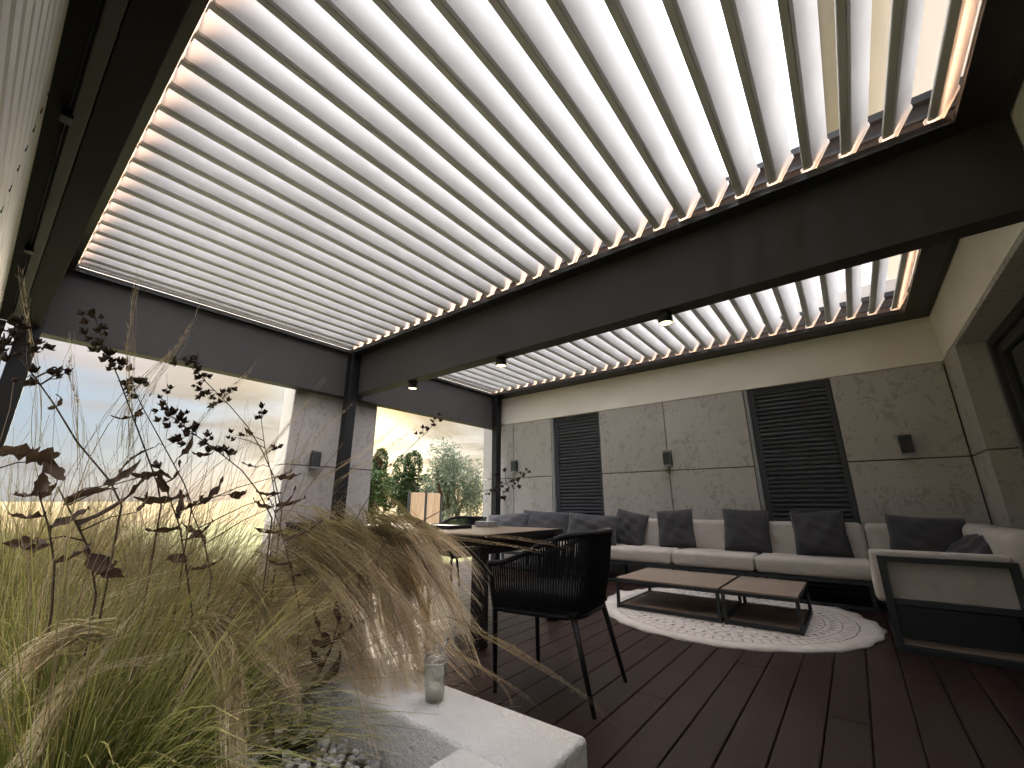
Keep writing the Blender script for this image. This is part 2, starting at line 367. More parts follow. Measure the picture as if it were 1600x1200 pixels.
# ------------------------------------------------------------------ ground and far land
mb = MB(); nx = 48
g = MB().add([(-700, -700, -0.15), (700, -700, -0.15), (700, 700, -0.15), (-700, 700, -0.15)], [(0, 1, 2, 3)]).build('ground', 'lawn'); tag(g, kind='structure')
vs, fs = [], []
nr, na = 14, 60
for i in range(nr):
    for j in range(na):
        a = R(60 + 160 * j / (na - 1)); r = 26 + 6.0 * i + (i ** 2) * 1.2
        hgt = (r - 26) * 0.066 * (0.82 + 0.12 * math.sin(a * 3.1 + 1.0) + 0.05 * math.sin(a * 11)) * (1 - 0.8 * min(1, max(0, (a - R(152)) / R(10))))
        vs.append((r * math.cos(a), r * math.sin(a), -0.2 + hgt if i < nr - 1 else -0.2 + hgt * 0.9))
for i in range(nr - 1):
    for j in range(na - 1): fs.append((i * na + j, i * na + j + 1, (i + 1) * na + j + 1, (i + 1) * na + j))
f_ = MB().add(vs, fs).build('field', 'wheat'); tag(f_, kind='structure')
for p in f_.data.polygons: p.use_smooth = True

# deck: boards run along Y, each its own piece
deck = MB().box(-5.6, 1.3, -0.4, 6.3, -0.14, -0.034).build('deck', 'anthracite_dark'); tag(deck, kind='structure')
PB = 0.161
def board_mesh(length):
    w = PB - 0.0045; c = 0.004
    prof = [(0, -0.028), (w, -0.028), (w, -c), (w - c, 0), (c, 0), (0, -c)]
    me = MB().prism(prof, 'y', 0, length).mesh('deck_board'); return me
bm_cache = {}
x = -5.58; k = 0
while x < 1.25:
    cut = 1.4 + 3.4 * ((k * 0.618) % 1.0)
    for (a, b) in ((-0.4, cut), (cut + 0.004, 6.09)):
        ln = round(b - a, 3)
        me = bm_cache.setdefault(ln, board_mesh(ln)); link('deck_board', me, 'deck_wood', deck, (x, a, 0))
    x += PB; k += 1

# ------------------------------------------------------------------ house
WY = 6.10; WX = 1.0
house = empty('house', (0, WY, 0), label='modern house with concrete panel cladding and beige stucco around the terrace', cat='house')
wpart('core_wall', MB().box(-5.49, 1.6, WY + 0.115, WY + 0.4, -0.15, 2.41), 'anthracite_dark', house)
wpart('stucco_wall', MB().box(-5.50, 3.2, WY - 0.008, WY + 0.4, 2.412, 3.45), 'stucco', house)
wpart('stucco_wall', MB().box(WX, 3.2, -2.5, WY - 0.012, 2.425, 3.30), 'stucco', house)
wpart('upper_facade', MB().box(WX + 0.003, 3.2, -2.5, WY + 2.0, 3.301, 6.045), 'stucco_darkened', house)
JZ = 1.415; G = 0.006
wins = [(-3.93, -3.01), (-0.905, 0.02)]
cols = [(-5.50, -4.755), (-4.755, wins[0][0]), (wins[0][1], -1.97), (-1.97, wins[1][0]), (wins[1][1], WX - 0.004)]
for (a, b) in cols:
    for (z0, z1) in ((-0.12, JZ), (JZ, 2.408)):
        wpart('cladding_panel', MB().box(a + G, b - G, WY, WY + 0.028, z0 + G, z1 - (G if z1 < 2 else 0)), 'concrete', house, 0.003)
# recessed shutters
for wi, (a, b) in enumerate(wins):
    lab = 'closed anthracite roller shutter of fine horizontal slats'
    fr = wpart('shutter_frame', MB().box(a + 0.045, a + 0.11, WY + 0.05, WY + 0.10, -0.1, 2.36).box(b - 0.05, b - 0.008, WY + 0.05, WY + 0.10, -0.1, 2.36).box(a + 0.045, b - 0.008, WY + 0.05, WY + 0.10, 2.361, 2.405), 'shutter_grey', house)
    wpart('reveal', MB().box(a + 0.004, a + 0.043, WY + 0.004, WY + 0.2, -0.1, 2.405), 'trim_grey', house)
    pit = 0.054; w = b - a - 0.165
    prof = [(0.004, 0), (-0.008, 0.004), (-0.016, 0.014), (-0.018, 0.026), (-0.015, 0.038), (-0.005, 0.046), (0.006, 0.047), (0.010, 0.0)]
    me = MB().prism(prof, 'x', 0, w).mesh('slat')
    z = 0.0
    while z < 2.33:
        link('slat', me, 'shutter_grey', fr, (a + 0.112, 0.078, z)); z += pit
# right-hand glazed recess
wpart('cladding_panel', MB().box(WX, WX + 0.62, 5.47, WY - 0.004, JZ + G, 2.42), 'concrete', house, 0.003)
wpart('cladding_panel', MB().box(WX, WX + 0.62, 5.47, WY - 0.004, -0.12, JZ - G), 'concrete', house, 0.003)
wpart('soffit_panel', MB().box(WX + 0.002, 1.62, 3.2, 5.468, 2.385, 2.424), 'concrete', house, 0.003)
wpart('soffit_panel', MB().box(WX + 0.002, 1.62, -2.5, 3.193, 2.385, 2.424), 'concrete', house, 0.003)
wf = wpart('window_frame', MB().box(1.20, 1.30, 5.39, 5.466, 0.02, 2.382).box(1.20, 1.30, -2.5, 5.388, 2.30, 2.382).box(1.23, 1.29, 5.29, 5.385, 0.1, 2.296).box(1.23, 1.29, -2.5, 5.288, 2.21, 2.296)
           .box(1.20, 1.30, -2.5, 5.388, 0.0, 0.08), 'anthracite_dark', house, 0.004)
wpart('edge_trim', MB().box(1.188, 1.198, 5.455, 5.467, 0.0, 2.383).box(1.188, 1.198, -2.5, 5.454, 2.371, 2.383), 'trim_grey', wf)
wpart('glass_pane', MB().box(1.255, 1.265, -2.5, 5.288, 0.09, 2.208), 'window_glass', wf)
# roof overhang of the upper storey
ov = wpart('roof_overhang', MB().box(0.60, 3.6, -3.0, 8.2, 6.05, 6.30), 'soffit_beige', house)
wpart('roof_gutter', MB().box(0.30, 0.52, -3.0, 8.2, 6.0, 6.34).box(0.56, 0.598, -3.0, 8.2, 6.03, 6.32), 'frame_metal', ov)
for yy in np.arange(-2.5, 8.2, 1.1): wpart('gutter_bracket', MB().box(0.521, 0.559, yy, yy + 0.03, 6.06, 6.2), 'frame_metal', ov)
wpart('soffit_joint', MB().box(0.93, 0.945, -3.0, 8.2, 6.044, 6.049), 'trim_grey', ov)

# stone pillar between the two openings
pil = empty('stone_pillar', (-5.37, 2.88, 0), label='concrete clad pillar standing behind the middle pergola post', cat='pillar')
wpart('pillar_core', MB().box(-5.50, -5.24, 2.32, 3.45, -0.15, 3.26), 'anthracite_dark', pil)
for (z0, z1) in ((-0.12, JZ), (JZ, 3.27)):
    wpart('cladding_panel', MB().box(-5.238, -5.22, 2.29, 3.47, z0 + G, z1 - G), 'concrete', pil, 0.003)
    wpart('cladding_panel', MB().box(-5.52, -5.24, 2.29, 2.318, z0 + G, z1 - G), 'stucco', pil, 0.003)
    wpart('cladding_panel', MB().box(-5.52, -5.24, 3.452, 3.47, z0 + G, z1 - G), 'concrete', pil, 0.003)
    wpart('cladding_panel', MB().box(-5.52, -5.502, 2.32, 3.45, z0 + G, z1 - G), 'concrete', pil, 0.003)

# ------------------------------------------------------------------ pergola
perg = empty('pergola', (-2.0, 3.0, 0), label='anthracite aluminium pergola with open white louvred roof and warm light strips', cat='pergola')
ZT = 3.27; ZL = 2.92
def beam(name, *b, mat='anthracite', bev=0.004): return wpart(name, MB().box(*b), mat, perg, bev)
XE = -5.07
beam('end_beam', XE - 0.15, XE, -0.02, WY - 0.02, 2.325, ZT)
mid = beam('middle_beam', XE + 0.001, WX - 0.004, 2.98, 3.13, 2.375, ZT)
frontb = beam('front_beam', XE + 0.001, WX - 0.004, -0.01, 0.10, 2.33, ZT, mat='anthracite_shaded')
beam('wall_beam', XE + 0.001, WX - 0.004, 5.985, WY - 0.012, ZL, ZT)
beam('side_beam', 0.955, WX - 0.006, 0.101, 2.979, ZL, ZT)
beam('side_beam', 0.955, WX - 0.006, 3.131, 5.984, ZL, ZT)
for (y0, y1, yb) in ((0.101, 2.979, 0), (3.131, 5.984, 1)):
    n0, n1 = (0.085, 0.125) if yb == 0 else (0.105, 0.185)
    # gutters (ledges) round each bay, each with an upturned lip
    for prt, bb in (('gutter', (XE + 0.002, 0.953, y0, y0 + n0, ZL, ZL + 0.02)), ('gutter', (XE + 0.002, 0.953, y1 - n1, y1, ZL, ZL + 0.02)),
                    ('gutter', (XE + 0.002, XE + 0.06, y0 + n0 + 0.001, y1 - n1 - 0.001, ZL, ZL + 0.02)), ('gutter', (0.775, 0.953, y0 + n0 + 0.001, y1 - n1 - 0.001, ZL, ZL + 0.02))):
        beam(prt, *bb, mat='anthracite_dark', bev=0.002)
    for bb in ((XE + 0.065, 0.77, y0 + n0 - 0.012, y0 + n0, ZL + 0.021, ZL + 0.044), (XE + 0.065, 0.77, y1 - n1, y1 - n1 + 0.010, ZL + 0.021, ZL + 0.052),
               (XE + 0.048, XE + 0.06, y0 + n0, y1 - n1, ZL + 0.021, ZL + 0.045), (0.775, 0.787, y0 + n0, y1 - n1, ZL + 0.021, ZL + 0.040)):
        beam('gutter_lip', *bb, bev=0.0015)
    # rails stepped up on the beam face behind the louvre ends
    beam('rail', XE + 0.06, 0.95, y1 - 0.022, y1 - 0.001, 3.09, 3.11, mat='frame_metal', bev=0.002)
    beam('rail', XE + 0.06, 0.95, y1 - 0.035, y1 - 0.001, 3.20, 3.25, mat='frame_metal', bev=0.002)
    # warm light strips lying in the gutters
    for bb, mt in (((XE + 0.07, 0.76, y0 + n0 - 0.05, y0 + n0 - 0.030, ZL + 0.022, ZL + 0.03), 'led_warm'), ((XE + 0.07, 0.76, y1 - n1 + 0.014, y1 - n1 + 0.030, ZL + 0.022, ZL + 0.028), 'led_warm'),
                   ((0.80, 0.815, y0 + n0 + 0.02, y1 - n1 - 0.02, ZL + 0.022, ZL + 0.03), 'led_warm'), ((XE + 0.030, XE + 0.040, y0 + n0 + 0.02, y1 - n1 - 0.02, ZL + 0.022, ZL + 0.056), 'led_line')):
        wpart('light_strip', MB().box(*bb), mt, perg)
# posts
for (y0, y1) in ((2.845, 2.975), (5.85, 5.98), (-0.008, 0.12)):
    wpart('post', MB().box(XE + 0.003, XE + 0.115, y0, y1, 0.0, ZL - 0.002), 'black_metal', perg, 0.004)
# louvres
prof = [(0, 0.004), (0.004, 0), (0.032, 0), (0.0335, 0.004), (0.0360, 0.004), (0.0375, 0.001), (0.052, 0.008), (0.054, 0.012), (0.152, 0.150), (0.151, 0.160), (0.144, 0.163), (0.134, 0.157), (0.034, 0.030), (0.006, 0.024), (0, 0.022)]
capp = [(-0.010, -0.014), (0.044, -0.014), (0.070, 0.004), (0.162, 0.146), (0.160, 0.168), (0.144, 0.174), (0.128, 0.166), (0.036, 0.044), (-0.004, 0.036), (-0.012, 0.026)]
def louver_set(y0, y1):
    me = MB().prism(prof, 'y', 0, y1 - y0).mesh('louver')
    cap = MB().prism(capp, 'y', 0, 0.007).mesh('end_cap'); tab = MB().box(-0.014, 0.05, -0.025, 0.0, -0.016, -0.010)
    for k in range(31):
        lx = 0.683 - 0.1915 * k if k < 30 else XE + 0.075
        if 0: lx = 0.683 - 0.1915 * k
        o = link('louver', me, 'louver_white', perg, (lx + 2.0, y0 - 3.0, 2.985))
        o.rotation_euler.y = R(random.uniform(-1.0, 1.0))
        link('end_cap', cap, 'end_cap_white', o, (0, y1 - y0, 0)); link('end_cap', cap, 'end_cap_white', o, (0, -0.007, 0))
louver_set(0.20, 2.872); louver_set(3.27, 5.815)

# ------------------------------------------------------------------ front venetian blind beside the camera
bl = empty('venetian_blind', (-2.2, -0.13, 0), label='light grey exterior venetian blind half lowered with closed slats, hanging along the front beam', cat='blind')
prof = [(-0.020, 0.004), (0.002, 0.004), (0.018, 0.020), (0.022, 0.040), (0.016, 0.060), (0.000, 0.074), (-0.018, 0.078), (-0.018, 0.076), (-0.002, 0.072), (0.013, 0.059), (0.019, 0.040), (0.015, 0.021), (0.001, 0.006), (-0.020, 0.006)]
me = MB().prism(prof, 'x', 0, 5.9).mesh('slat'); bl_slot = MB().box(-0.006, 0.006, 0.0205, 0.0232, 0.030, 0.050).mesh('cord_slot')
z = 1.393
while z < 2.32:
    s_ = link('slat', me, 'blind_grey', bl, (-2.72, -0.006, z))
    for hx in (-1.92, -4.4, -0.2):
        link('cord_slot', bl_slot, 'black_metal', s_, (hx + 4.92, 0, 0))
    z += 0.079
wpart('head_box', MB().box(-5.0, 1.0, -0.20, -0.0525, 2.345, 2.50), 'anthracite_shaded', bl, 0.003)
wpart('leak_cover', MB().box(-5.0, 1.0, -0.20, -0.0105, 2.5005, 2.515), 'anthracite_dark', bl)  # unseen plate added to stop skylight leaking through the gap below
wpart('front_strip', MB().box(-5.0, 1.0, -0.052, -0.012, 2.315, 2.36), 'trim_grey' if False else 'anthracite', bl, 0.003)
wpart('guide_cable', MB().tube([(-5.0, -0.062, 2.335), (1.0, -0.062, 2.335)], 0.0016, 6), 'frame_metal', bl)
for cx_ in (-2.05, -3.4): wpart('cable_clip', MB().box(cx_, cx_ + 0.05, -0.08, -0.045, 2.30, 2.335), 'black_metal', bl, 0.004)
wpart('guide_rail', MB().box(-5.035, -4.985, -0.17, -0.075, 0, 2.34), 'frame_metal', bl, 0.003)
b2 = empty('venetian_blind', (-6.4, -0.13, 0), label='light grey blind continuing beyond the front corner post', cat='blind')
me = MB().prism(prof, 'x', 0, 1.9).mesh('slat'); z = 1.393
while z < 2.32: link('slat', me, 'blind_grey', b2, (-0.95, 0, z)); z += 0.079

wpart('bottom_rail', MB().box(-4.92, 0.98, -0.140, -0.118, 1.365, 1.390), 'blind_grey', bl, 0.003)
# ------------------------------------------------------------------ lamps
def downlight(x, y, label):
    r = empty('downlight', (x, y, 2.375), label=label, cat='downlight', group='round spotlights under the middle beam')
    MB().lathe([(0.051, -0.001), (0.053, -0.003), (0.053, -0.085), (0.048, -0.085), (0.048, -0.070)], 28).build('housing', 'black_metal', r)
    MB().lathe([(0.047, -0.072), (0.047, -0.080), (0.036, -0.083)], 24).build('diffuser', 'lamp_warm', r)
    ld = bpy.data.lights.new('downlight_beam', 'SPOT'); ld.energy = 1.2; ld.color = (1.0, 0.78, 0.5); ld.spot_size = R(95); ld.spot_blend = 0.6; ld.shadow_soft_size = 0.035
    lo = bpy.data.objects.new('downlight_beam', ld); C.objects.link(lo); lo.parent = r; lo.location = (0, 0, -0.09)
downlight(-0.90, 3.06, 'lit black downlight under the middle beam, nearest the sofa corner')
downlight(-2.55, 3.07, 'lit black downlight in the middle of the three under the beam')
downlight(-3.93, 3.07, 'lit black downlight under the beam, closest to the stone pillar')
def sconce(loc, rz, label):
    r = empty('wall_lamp', loc, rz, label=label, cat='wall lamp', group='up and down wall lamps')
    MB().box(-0.052, 0.052, -0.10, -0.022, -0.10, 0.07).build('body', 'frame_metal', r, 0.003)
    MB().box(-0.035, 0.035, -0.024, -0.002, -0.06, 0.06).build('wall_mount', 'trim_grey', r)
    MB().box(-0.054, 0.054, -0.104, -0.018, 0.082, 0.098).build('top_plate', 'trim_grey', r, 0.002)
    MB().box(-0.054, 0.054, -0.104, -0.018, -0.116, -0.102).build('bottom_plate', 'trim_grey', r, 0.002)
    MB().box(-0.03, 0.03, -0.085, -0.035, 0.068, 0.084).build('lens', 'clear_glass', r)
sconce((-1.955, WY, 1.59), 0, 'dark box wall lamp between the two shuttered windows')
sconce((0.54, WY, 1.57), 0, 'dark box wall lamp on the panel at the sofa corner')
sconce((-4.69, WY, 1.63), 0, 'dark box wall lamp on the far left panel by the corner post')
sconce((-5.22, 2.62, 1.50), R(90), 'dark box wall lamp on the stone pillar')

# ------------------------------------------------------------------ planter, gravel
PX1, PX0, PY0, PY1, PZ, PT = -0.56, -4.6, -0.02, 0.99, 0.45, 0.2
pl = empty('planter', (-2.5, 0.5, 0), label='long white stucco planter box with rough thick rim', cat='planter')
wpart('planter_wall', MB().box(PX0, PX1, PY1 - PT, PY1, 0.002, PZ), 'planter_white', pl, 0.012, 3)
wpart('planter_wall', MB().box(PX1 - PT, PX1 - 0.001, PY0, PY1 - PT - 0.001, 0.002, PZ - 0.001), 'planter_white', pl, 0.010, 3)
wpart('planter_wall', MB().box(PX0 + 0.001, PX0 + PT, PY0, PY1 - PT - 0.001, 0.002, PZ - 0.001), 'planter_white', pl, 0.010, 3)
wpart('planter_wall', MB().box(PX0 + PT + 0.001, PX1 - PT - 0.001, PY0, PY0 + 0.06, 0.002, PZ - 0.002), 'planter_white', pl, 0.008, 3)
wpart('soil', MB().box(PX0 + PT, PX1 - PT, PY0 + 0.06, PY1 - PT, 0.1, 0.315), 'soil', pl)

def np_mesh(name, V, F, mat, cols=None, smooth=False):
    me = bpy.data.meshes.new(name); V = np.asarray(V, dtype=np.float32); F = np.asarray(F, dtype=np.int32); k = F.shape[1]
    me.vertices.add(len(V)); me.vertices.foreach_set('co', V.ravel())
    me.loops.add(F.size); me.loops.foreach_set('vertex_index', F.ravel())
    me.polygons.add(len(F)); me.polygons.foreach_set('loop_start', np.arange(len(F), dtype=np.int32) * k)
    if smooth: me.polygons.foreach_set('use_smooth', np.ones(len(F), dtype=bool))
    if cols is not None:
        a = me.color_attributes.new('col', 'FLOAT_COLOR', 'POINT'); cc = np.ones((len(V), 4), dtype=np.float32); cc[:, :3] = cols; a.data.foreach_set('color', cc.ravel())
    me.update(); me.validate(); me.materials.append(M[mat]); return me
# pebbles
ic = bmesh.new(); bmesh.ops.create_icosphere(ic, subdivisions=1, radius=1.0); ic.verts.ensure_lookup_table()
IV = np.array([v_.co[:] for v_ in ic.verts]); IF = np.array([[v_.index for v_ in f.verts] for f in ic.faces]); ic.free()
Vs, Fs, Cs = [], [], []; off = 0
for i in range(5200):
    px = random.uniform(-2.6, PX1 - PT - 0.01) if i % 5 else random.uniform(PX0 + PT, PX1 - PT); py = random.uniform(PY0 + 0.08, PY1 - PT - 0.01)
    r = random.uniform(0.007, 0.016); sc = RNG.uniform(0.6, 1.25, 3) * r
    q = Matrix.Rotation(random.uniform(0, 6.28), 3, Vector(RNG.normal(size=3)).normalized())
    P = (IV * RNG.uniform(0.75, 1.15, (len(IV), 1)) * sc) @ np.array(q) + np.array([px, py, 0.322 + random.uniform(0, 0.022)])
    Vs.append(P); Fs.append(IF + off); off += len(IV); g_ = random.uniform(0.32, 0.70); Cs.append(np.tile([g_, g_ * 0.985, g_ * 0.96], (len(IV), 1)))
gv = link('gravel', np_mesh('gravel', np.vstack(Vs), np.vstack(Fs), 'gravel', np.vstack(Cs)), None); tag(gv, 'grey crushed stone gravel covering the planter soil', 'gravel', kind='stuff')

# ------------------------------------------------------------------ feather grass
def ribbons(P, width, side=None, taper=0.25):
    """P: (n, s, 3) centre lines -> ribbon mesh arrays"""
    n, s, _ = P.shape
    T = np.gradient(P, axis=1); T /= np.linalg.norm(T, axis=2, keepdims=True) + 1e-9
    if side is None: side = RNG.normal(size=(n, 1, 3))
    Sd = np.cross(T, side); Sd /= np.linalg.norm(Sd, axis=2, keepdims=True) + 1e-9
    t = np.linspace(0, 1, s)[None, :, None]; w = width.reshape(-1, 1, 1) * (1 - (1 - taper) * t)
    A = P - Sd * w / 2; B = P + Sd * w / 2
    V = np.stack([A, B], axis=2).reshape(-1, 3)
    base = (np.arange(n) * s * 2)[:, None] + (np.arange(s - 1) * 2)[None, :]
    F = np.stack([base, base + 1, base + 3, base + 2], axis=2).reshape(-1, 4)
    return V, F
def strand_cols(n, s, c0, c1, c2, var=0.40, mid=0.5):
    t = np.linspace(0, 1, s)[None, :, None]; c0, c1, c2 = map(np.array, (c0, c1, c2))
    k1 = np.clip(t / mid, 0, 1); k2 = np.clip((t - mid) / (1 - mid), 0, 1)
    col = (c0 * (1 - k1) + c1 * k1) * (1 - k2) + c2 * k2
    col = col * (1 + RNG.uniform(-var, var, (n, 1, 1))) * (1 + RNG.uniform(-0.06, 0.06, (n, 1, 3)))
    return np.repeat(np.clip(col, 0.004, 0.95)[:, :, None, :], 2, axis=2).reshape(-1, 3)
GREEN = [(0.022, 0.038, 0.006), (0.115, 0.145, 0.020), (0.44, 0.37, 0.13)]  # root ends painted darker than their green for the shadow inside the clumps
TAN = [(0.17, 0.145, 0.05), (0.50, 0.39, 0.20), (0.84, 0.69, 0.48)]
def tuft(n, root, Lr, spread, droop, wind, s=9, width=(0.0014, 0.0032), r0=0.05, wob=0.008, per=16):
    """blades grow in small bundles, so that light and dark gaps show between them"""
    K = max(3, n // per); bi = RNG.integers(0, K, n)
    bth = RNG.uniform(0, 2 * np.pi, K); binc = np.clip(np.abs(RNG.normal(0, spread, K)), 0, 1.2); bL = RNG.uniform(*Lr, K); bdr = RNG.uniform(*droop, K); brr = r0 * np.sqrt(RNG.uniform(0, 1, K))
    th = bth[bi] + RNG.normal(0, 0.12, n); inc = np.clip(binc[bi] + RNG.normal(0, 0.04, n), 0, 1.25)
    d = np.stack([np.sin(inc) * np.cos(th), np.sin(inc) * np.sin(th), np.cos(inc)], 1)
    Ln = bL[bi] * RNG.uniform(0.72, 1.08, n); dr = bdr[bi] * RNG.uniform(0.8, 1.2, n)
    rt = np.array(root) + np.stack([np.cos(bth[bi]), np.sin(bth[bi]), 0 * th], 1) * brr[bi][:, None] + RNG.normal(0, 0.006, (n, 3)) * np.array([1, 1, 0])
    t = np.linspace(0, 1, s)
    out_ = np.stack([np.cos(th), np.sin(th), 0 * th], 1) * 0.35
    bend = (np.array(wind)[None] + out_) * dr[:, None]; bend[:, 2] -= dr * 1.0
    P = rt[:, None, :] + Ln[:, None, None] * (d[:, None, :] * t[None, :, None] + bend[:, None, :] * (t ** 2.4)[None, :, None])
    ph = RNG.uniform(0, 6.28, (n, 1, 3)); P = P + wob * np.sin(t[None, :, None] * RNG.uniform(3, 7, (n, 1, 1)) + ph) * (t[None, :, None] ** 1.5) * Ln[:, None, None]
    P[:, :, 2] = np.maximum(P[:, :, 2], 0.33)
    return P, RNG.uniform(*width, n)
def lock(points, n, spread=(0.014, 0.042), s=14, width=(0.0011, 0.0027)):
    """a combed lock of awns following a guide line of 3D points"""
    pts = np.array([tuple(p) for p in points], dtype=float); u = np.linspace(0, 1, len(pts)); t = np.linspace(0, 1, s)
    # catmull-like smooth interpolation through cubic fit per axis
    deg = min(3, len(pts) - 1); G_ = np.stack([np.polyval(np.polyfit(u, pts[:, a], deg), t) for a in range(3)], 1)
    st = RNG.uniform(0.0, 0.25, n); en = RNG.uniform(0.72, 1.02, n)
    P = np.zeros((n, s, 3))
    for i in range(n):
        tt = st[i] + (en[i] - st[i]) * t
        for a in range(3): P[i, :, a] = np.interp(tt, t, G_[:, a])
        rr = spread[0] + (spread[1] - spread[0]) * np.abs(np.sin(np.pi * np.clip(tt * 0.75 + 0.1, 0, 1)))
        o1 = RNG.normal(0, 1, 3); o2 = RNG.normal(0, 1, 3)
        P[i] += (o1[None] * (1 - t[:, None]) + o2[None] * t[:, None]) * rr[:, None] * 0.6
        P[i] += RNG.uniform(0.002, 0.010) * np.sin(t[:, None] * RNG.uniform(3, 8) + RNG.uniform(0, 6.28, 3)[None])
    return P, RNG.uniform(*width, n)
def clump(root, label, n_leaf, n_awn, Lleaf, Lawn, wind, locks=(), wisps=0, spread=0.42, pal=None):
    e = empty('feather_grass', root, label=label, cat='grass', group='feather grass clumps in the planter')
    P, w = tuft(n_leaf, root, Lleaf, spread, (0.15, 0.6), tuple(0.35 * a for a in wind), r0=0.07)
    V, F = ribbons(P, w); me = np_mesh('leaf_blades', V - np.array(root), F, 'grass_blade', strand_cols(P.shape[0], P.shape[1], *(pal or GREEN))); o = link('leaf_blades', me, None, e); o['kind'] = 'stuff'
    P, w = tuft(n_awn, root, Lawn, spread, (0.35, 1.0), wind, s=12, width=(0.0012, 0.0023), r0=0.06, wob=0.012, per=10)
    V, F = ribbons(P, w); me = np_mesh('seed_awns', V - np.array(root), F, 'grass_blade', strand_cols(P.shape[0], P.shape[1], *TAN)); o = link('seed_awns', me, None, e); o['kind'] = 'stuff'
    if wisps:
        P, w = tuft(wisps, root, (0.75, 1.15), 0.50, (0.02, 0.35), wind, s=12, width=(0.0011, 0.0021), r0=0.10, wob=0.045, per=3)
        V, F = ribbons(P, w, taper=0.5); me = np_mesh('dry_stalks', V - np.array(root), F, 'grass_blade', strand_cols(P.shape[0], P.shape[1], (0.10, 0.085, 0.035), (0.20, 0.145, 0.085), (0.36, 0.27, 0.18))); o = link('dry_stalks', me, None, e); o['kind'] = 'stuff'
    for lk in locks:
        P, w = lock(lk[0], lk[1], *lk[2:]); V, F = ribbons(P, w)
        me = np_mesh('plume', V - np.array(root), F, 'grass_blade', strand_cols(P.shape[0], P.shape[1], (0.26, 0.22, 0.09), (0.52, 0.41, 0.23), (0.82, 0.66, 0.48), 0.5)); link('plume', me, None, e)
    return e
def px(pts, X=None, Y=None):
    out_ = []
    for p in pts: out_.append(survey(p[0], p[1], X=p[2]) if len(p) > 2 else survey(p[0], p[1], X=X, Y=Y))
    return out_
WIND = (0.10, 0.34, 0.0)
STRAW = [(0.06, 0.06, 0.018), (0.22, 0.19, 0.065), (0.46, 0.38, 0.18)]
def cascade(n, seed):
    rg = random.Random(seed); out_ = []
    for _ in range(n):
        q = rg.random(); su = 400 + 190 * q + rg.uniform(-30, 30); sv = 835 - 50 * q + rg.uniform(-25, 45)
        f = rg.random() ** 1.3; eu = 600 + 210 * f + rg.uniform(-20, 20); ev = 1235 - 190 * f + rg.uniform(-60, 30)
        if _ % 4 == 0: su, sv, eu, ev = rg.uniform(540, 650), rg.uniform(795, 835), rg.uniform(690, 800), rg.uniform(900, 1060)
        k = rg.uniform(0.75, 1.0); eu = su + (eu - su) * k; ev = sv + (ev - sv) * k
        x0, x1 = rg.uniform(-1.75, -1.5), rg.uniform(-1.15, -0.95)
        g_ = []
        for t in (0, .25, .5, .75, 1.0):
            u = su + (eu - su) * t ** 0.92; v = sv - 22 * math.sin(t * 3.14) + (ev - sv) * t ** 1.22
            g_.append((u, v, x0 + (x1 - x0) * t))
        out_.append((px(g_), rg.randint(30, 60), (0.005, rg.uniform(0.012, 0.034))))
    return out_
clump((-1.04, 0.20, 0.32), 'green feather grass clump nearest the camera with hanging tan plumes', 2600, 230, (0.46, 0.74), (0.55, 0.82), (0.05, 0.16, 0), spread=0.32, wisps=110,
      locks=[(px([(285, 985, -.95), (330, 985, -.92), (352, 1040, -.88), (365, 1130, -.84), (372, 1210, -.80)]), 200, (0.006, 0.018)),
             (px([(375, 905, -1.02), (405, 935, -1.0), (432, 1000, -.96), (450, 1060, -.93), (470, 1130, -.90)]), 110, (0.005, 0.014)),
             (px([(180, 985, -.95), (110, 995, -.98), (50, 1030, -1.0), (0, 1090, -1.02)]), 130, (0.006, 0.020)),
             (px([(150, 1020, -.95), (100, 1070, -.95), (60, 1140, -.93), (20, 1210, -.9)]), 60, (0.004, 0.012)),
             (px([(300, 970, -.95), (370, 985, -.9), (420, 1035, -.88), (470, 1085, -.86)]), 30, (0.002, 0.006))])
clump((-1.78, 0.52, 0.32), 'feather grass clump whose tan plumes spill over the white planter rim', 1500, 380, (0.48, 0.74), (0.60, 0.88), (0.28, 0.40, 0), locks=cascade(54, 4), wisps=130, spread=0.34)
clump((-1.58, 0.50, 0.32), 'straw and green feather grass clump at the root of the spilling plumes', 1700, 1000, (0.48, 0.74), (0.58, 0.88), (0.2, 0.3, 0), wisps=60, spread=0.36, pal=STRAW)
clump((-1.88, 0.72, 0.32), 'blond feather grass clump close to the deck side rim, before the pillar base', 1500, 900, (0.50, 0.72), (0.58, 0.86), (0.22, 0.25, 0), wisps=60, spread=0.34, pal=STRAW)
clump((-1.48, 0.14, 0.32), 'upright green feather grass clump at the left edge of the planter', 2300, 450, (0.52, 0.80), (0.6, 0.90), WIND, wisps=170)
clump((-2.15, 0.62, 0.32), 'tan feather grass clump behind the spilling one, towards the stone pillar', 1700, 700, (0.58, 0.84), (0.66, 0.96), (0.22, 0.36, 0), wisps=170)
clump((-2.10, 0.20, 0.32), 'feather grass clump in the middle of the planter beside the blind', 1900, 1000, (0.62, 0.92), (0.70, 1.0), WIND, wisps=170)
clump((-2.75, 0.62, 0.32), 'straw coloured feather grass clump further back along the deck side', 1600, 800, (0.66, 0.94), (0.74, 1.02), (0.2, 0.4, 0), pal=STRAW)
clump((-3.15, 0.30, 0.32), 'straw coloured feather grass clump further back along the blind side', 2000, 900, (0.70, 0.98), (0.78, 1.06), WIND, pal=STRAW)
clump((-3.70, 0.55, 0.32), 'next to last feather grass clump before the far planter end', 1900, 900, (0.70, 1.0), (0.78, 1.08), (0.15, 0.35, 0), pal=STRAW)
clump((-4.20, 0.38, 0.32), 'farthest feather grass clump at the end of the planter', 1900, 900, (0.72, 1.0), (0.78, 1.08), WIND, pal=STRAW)

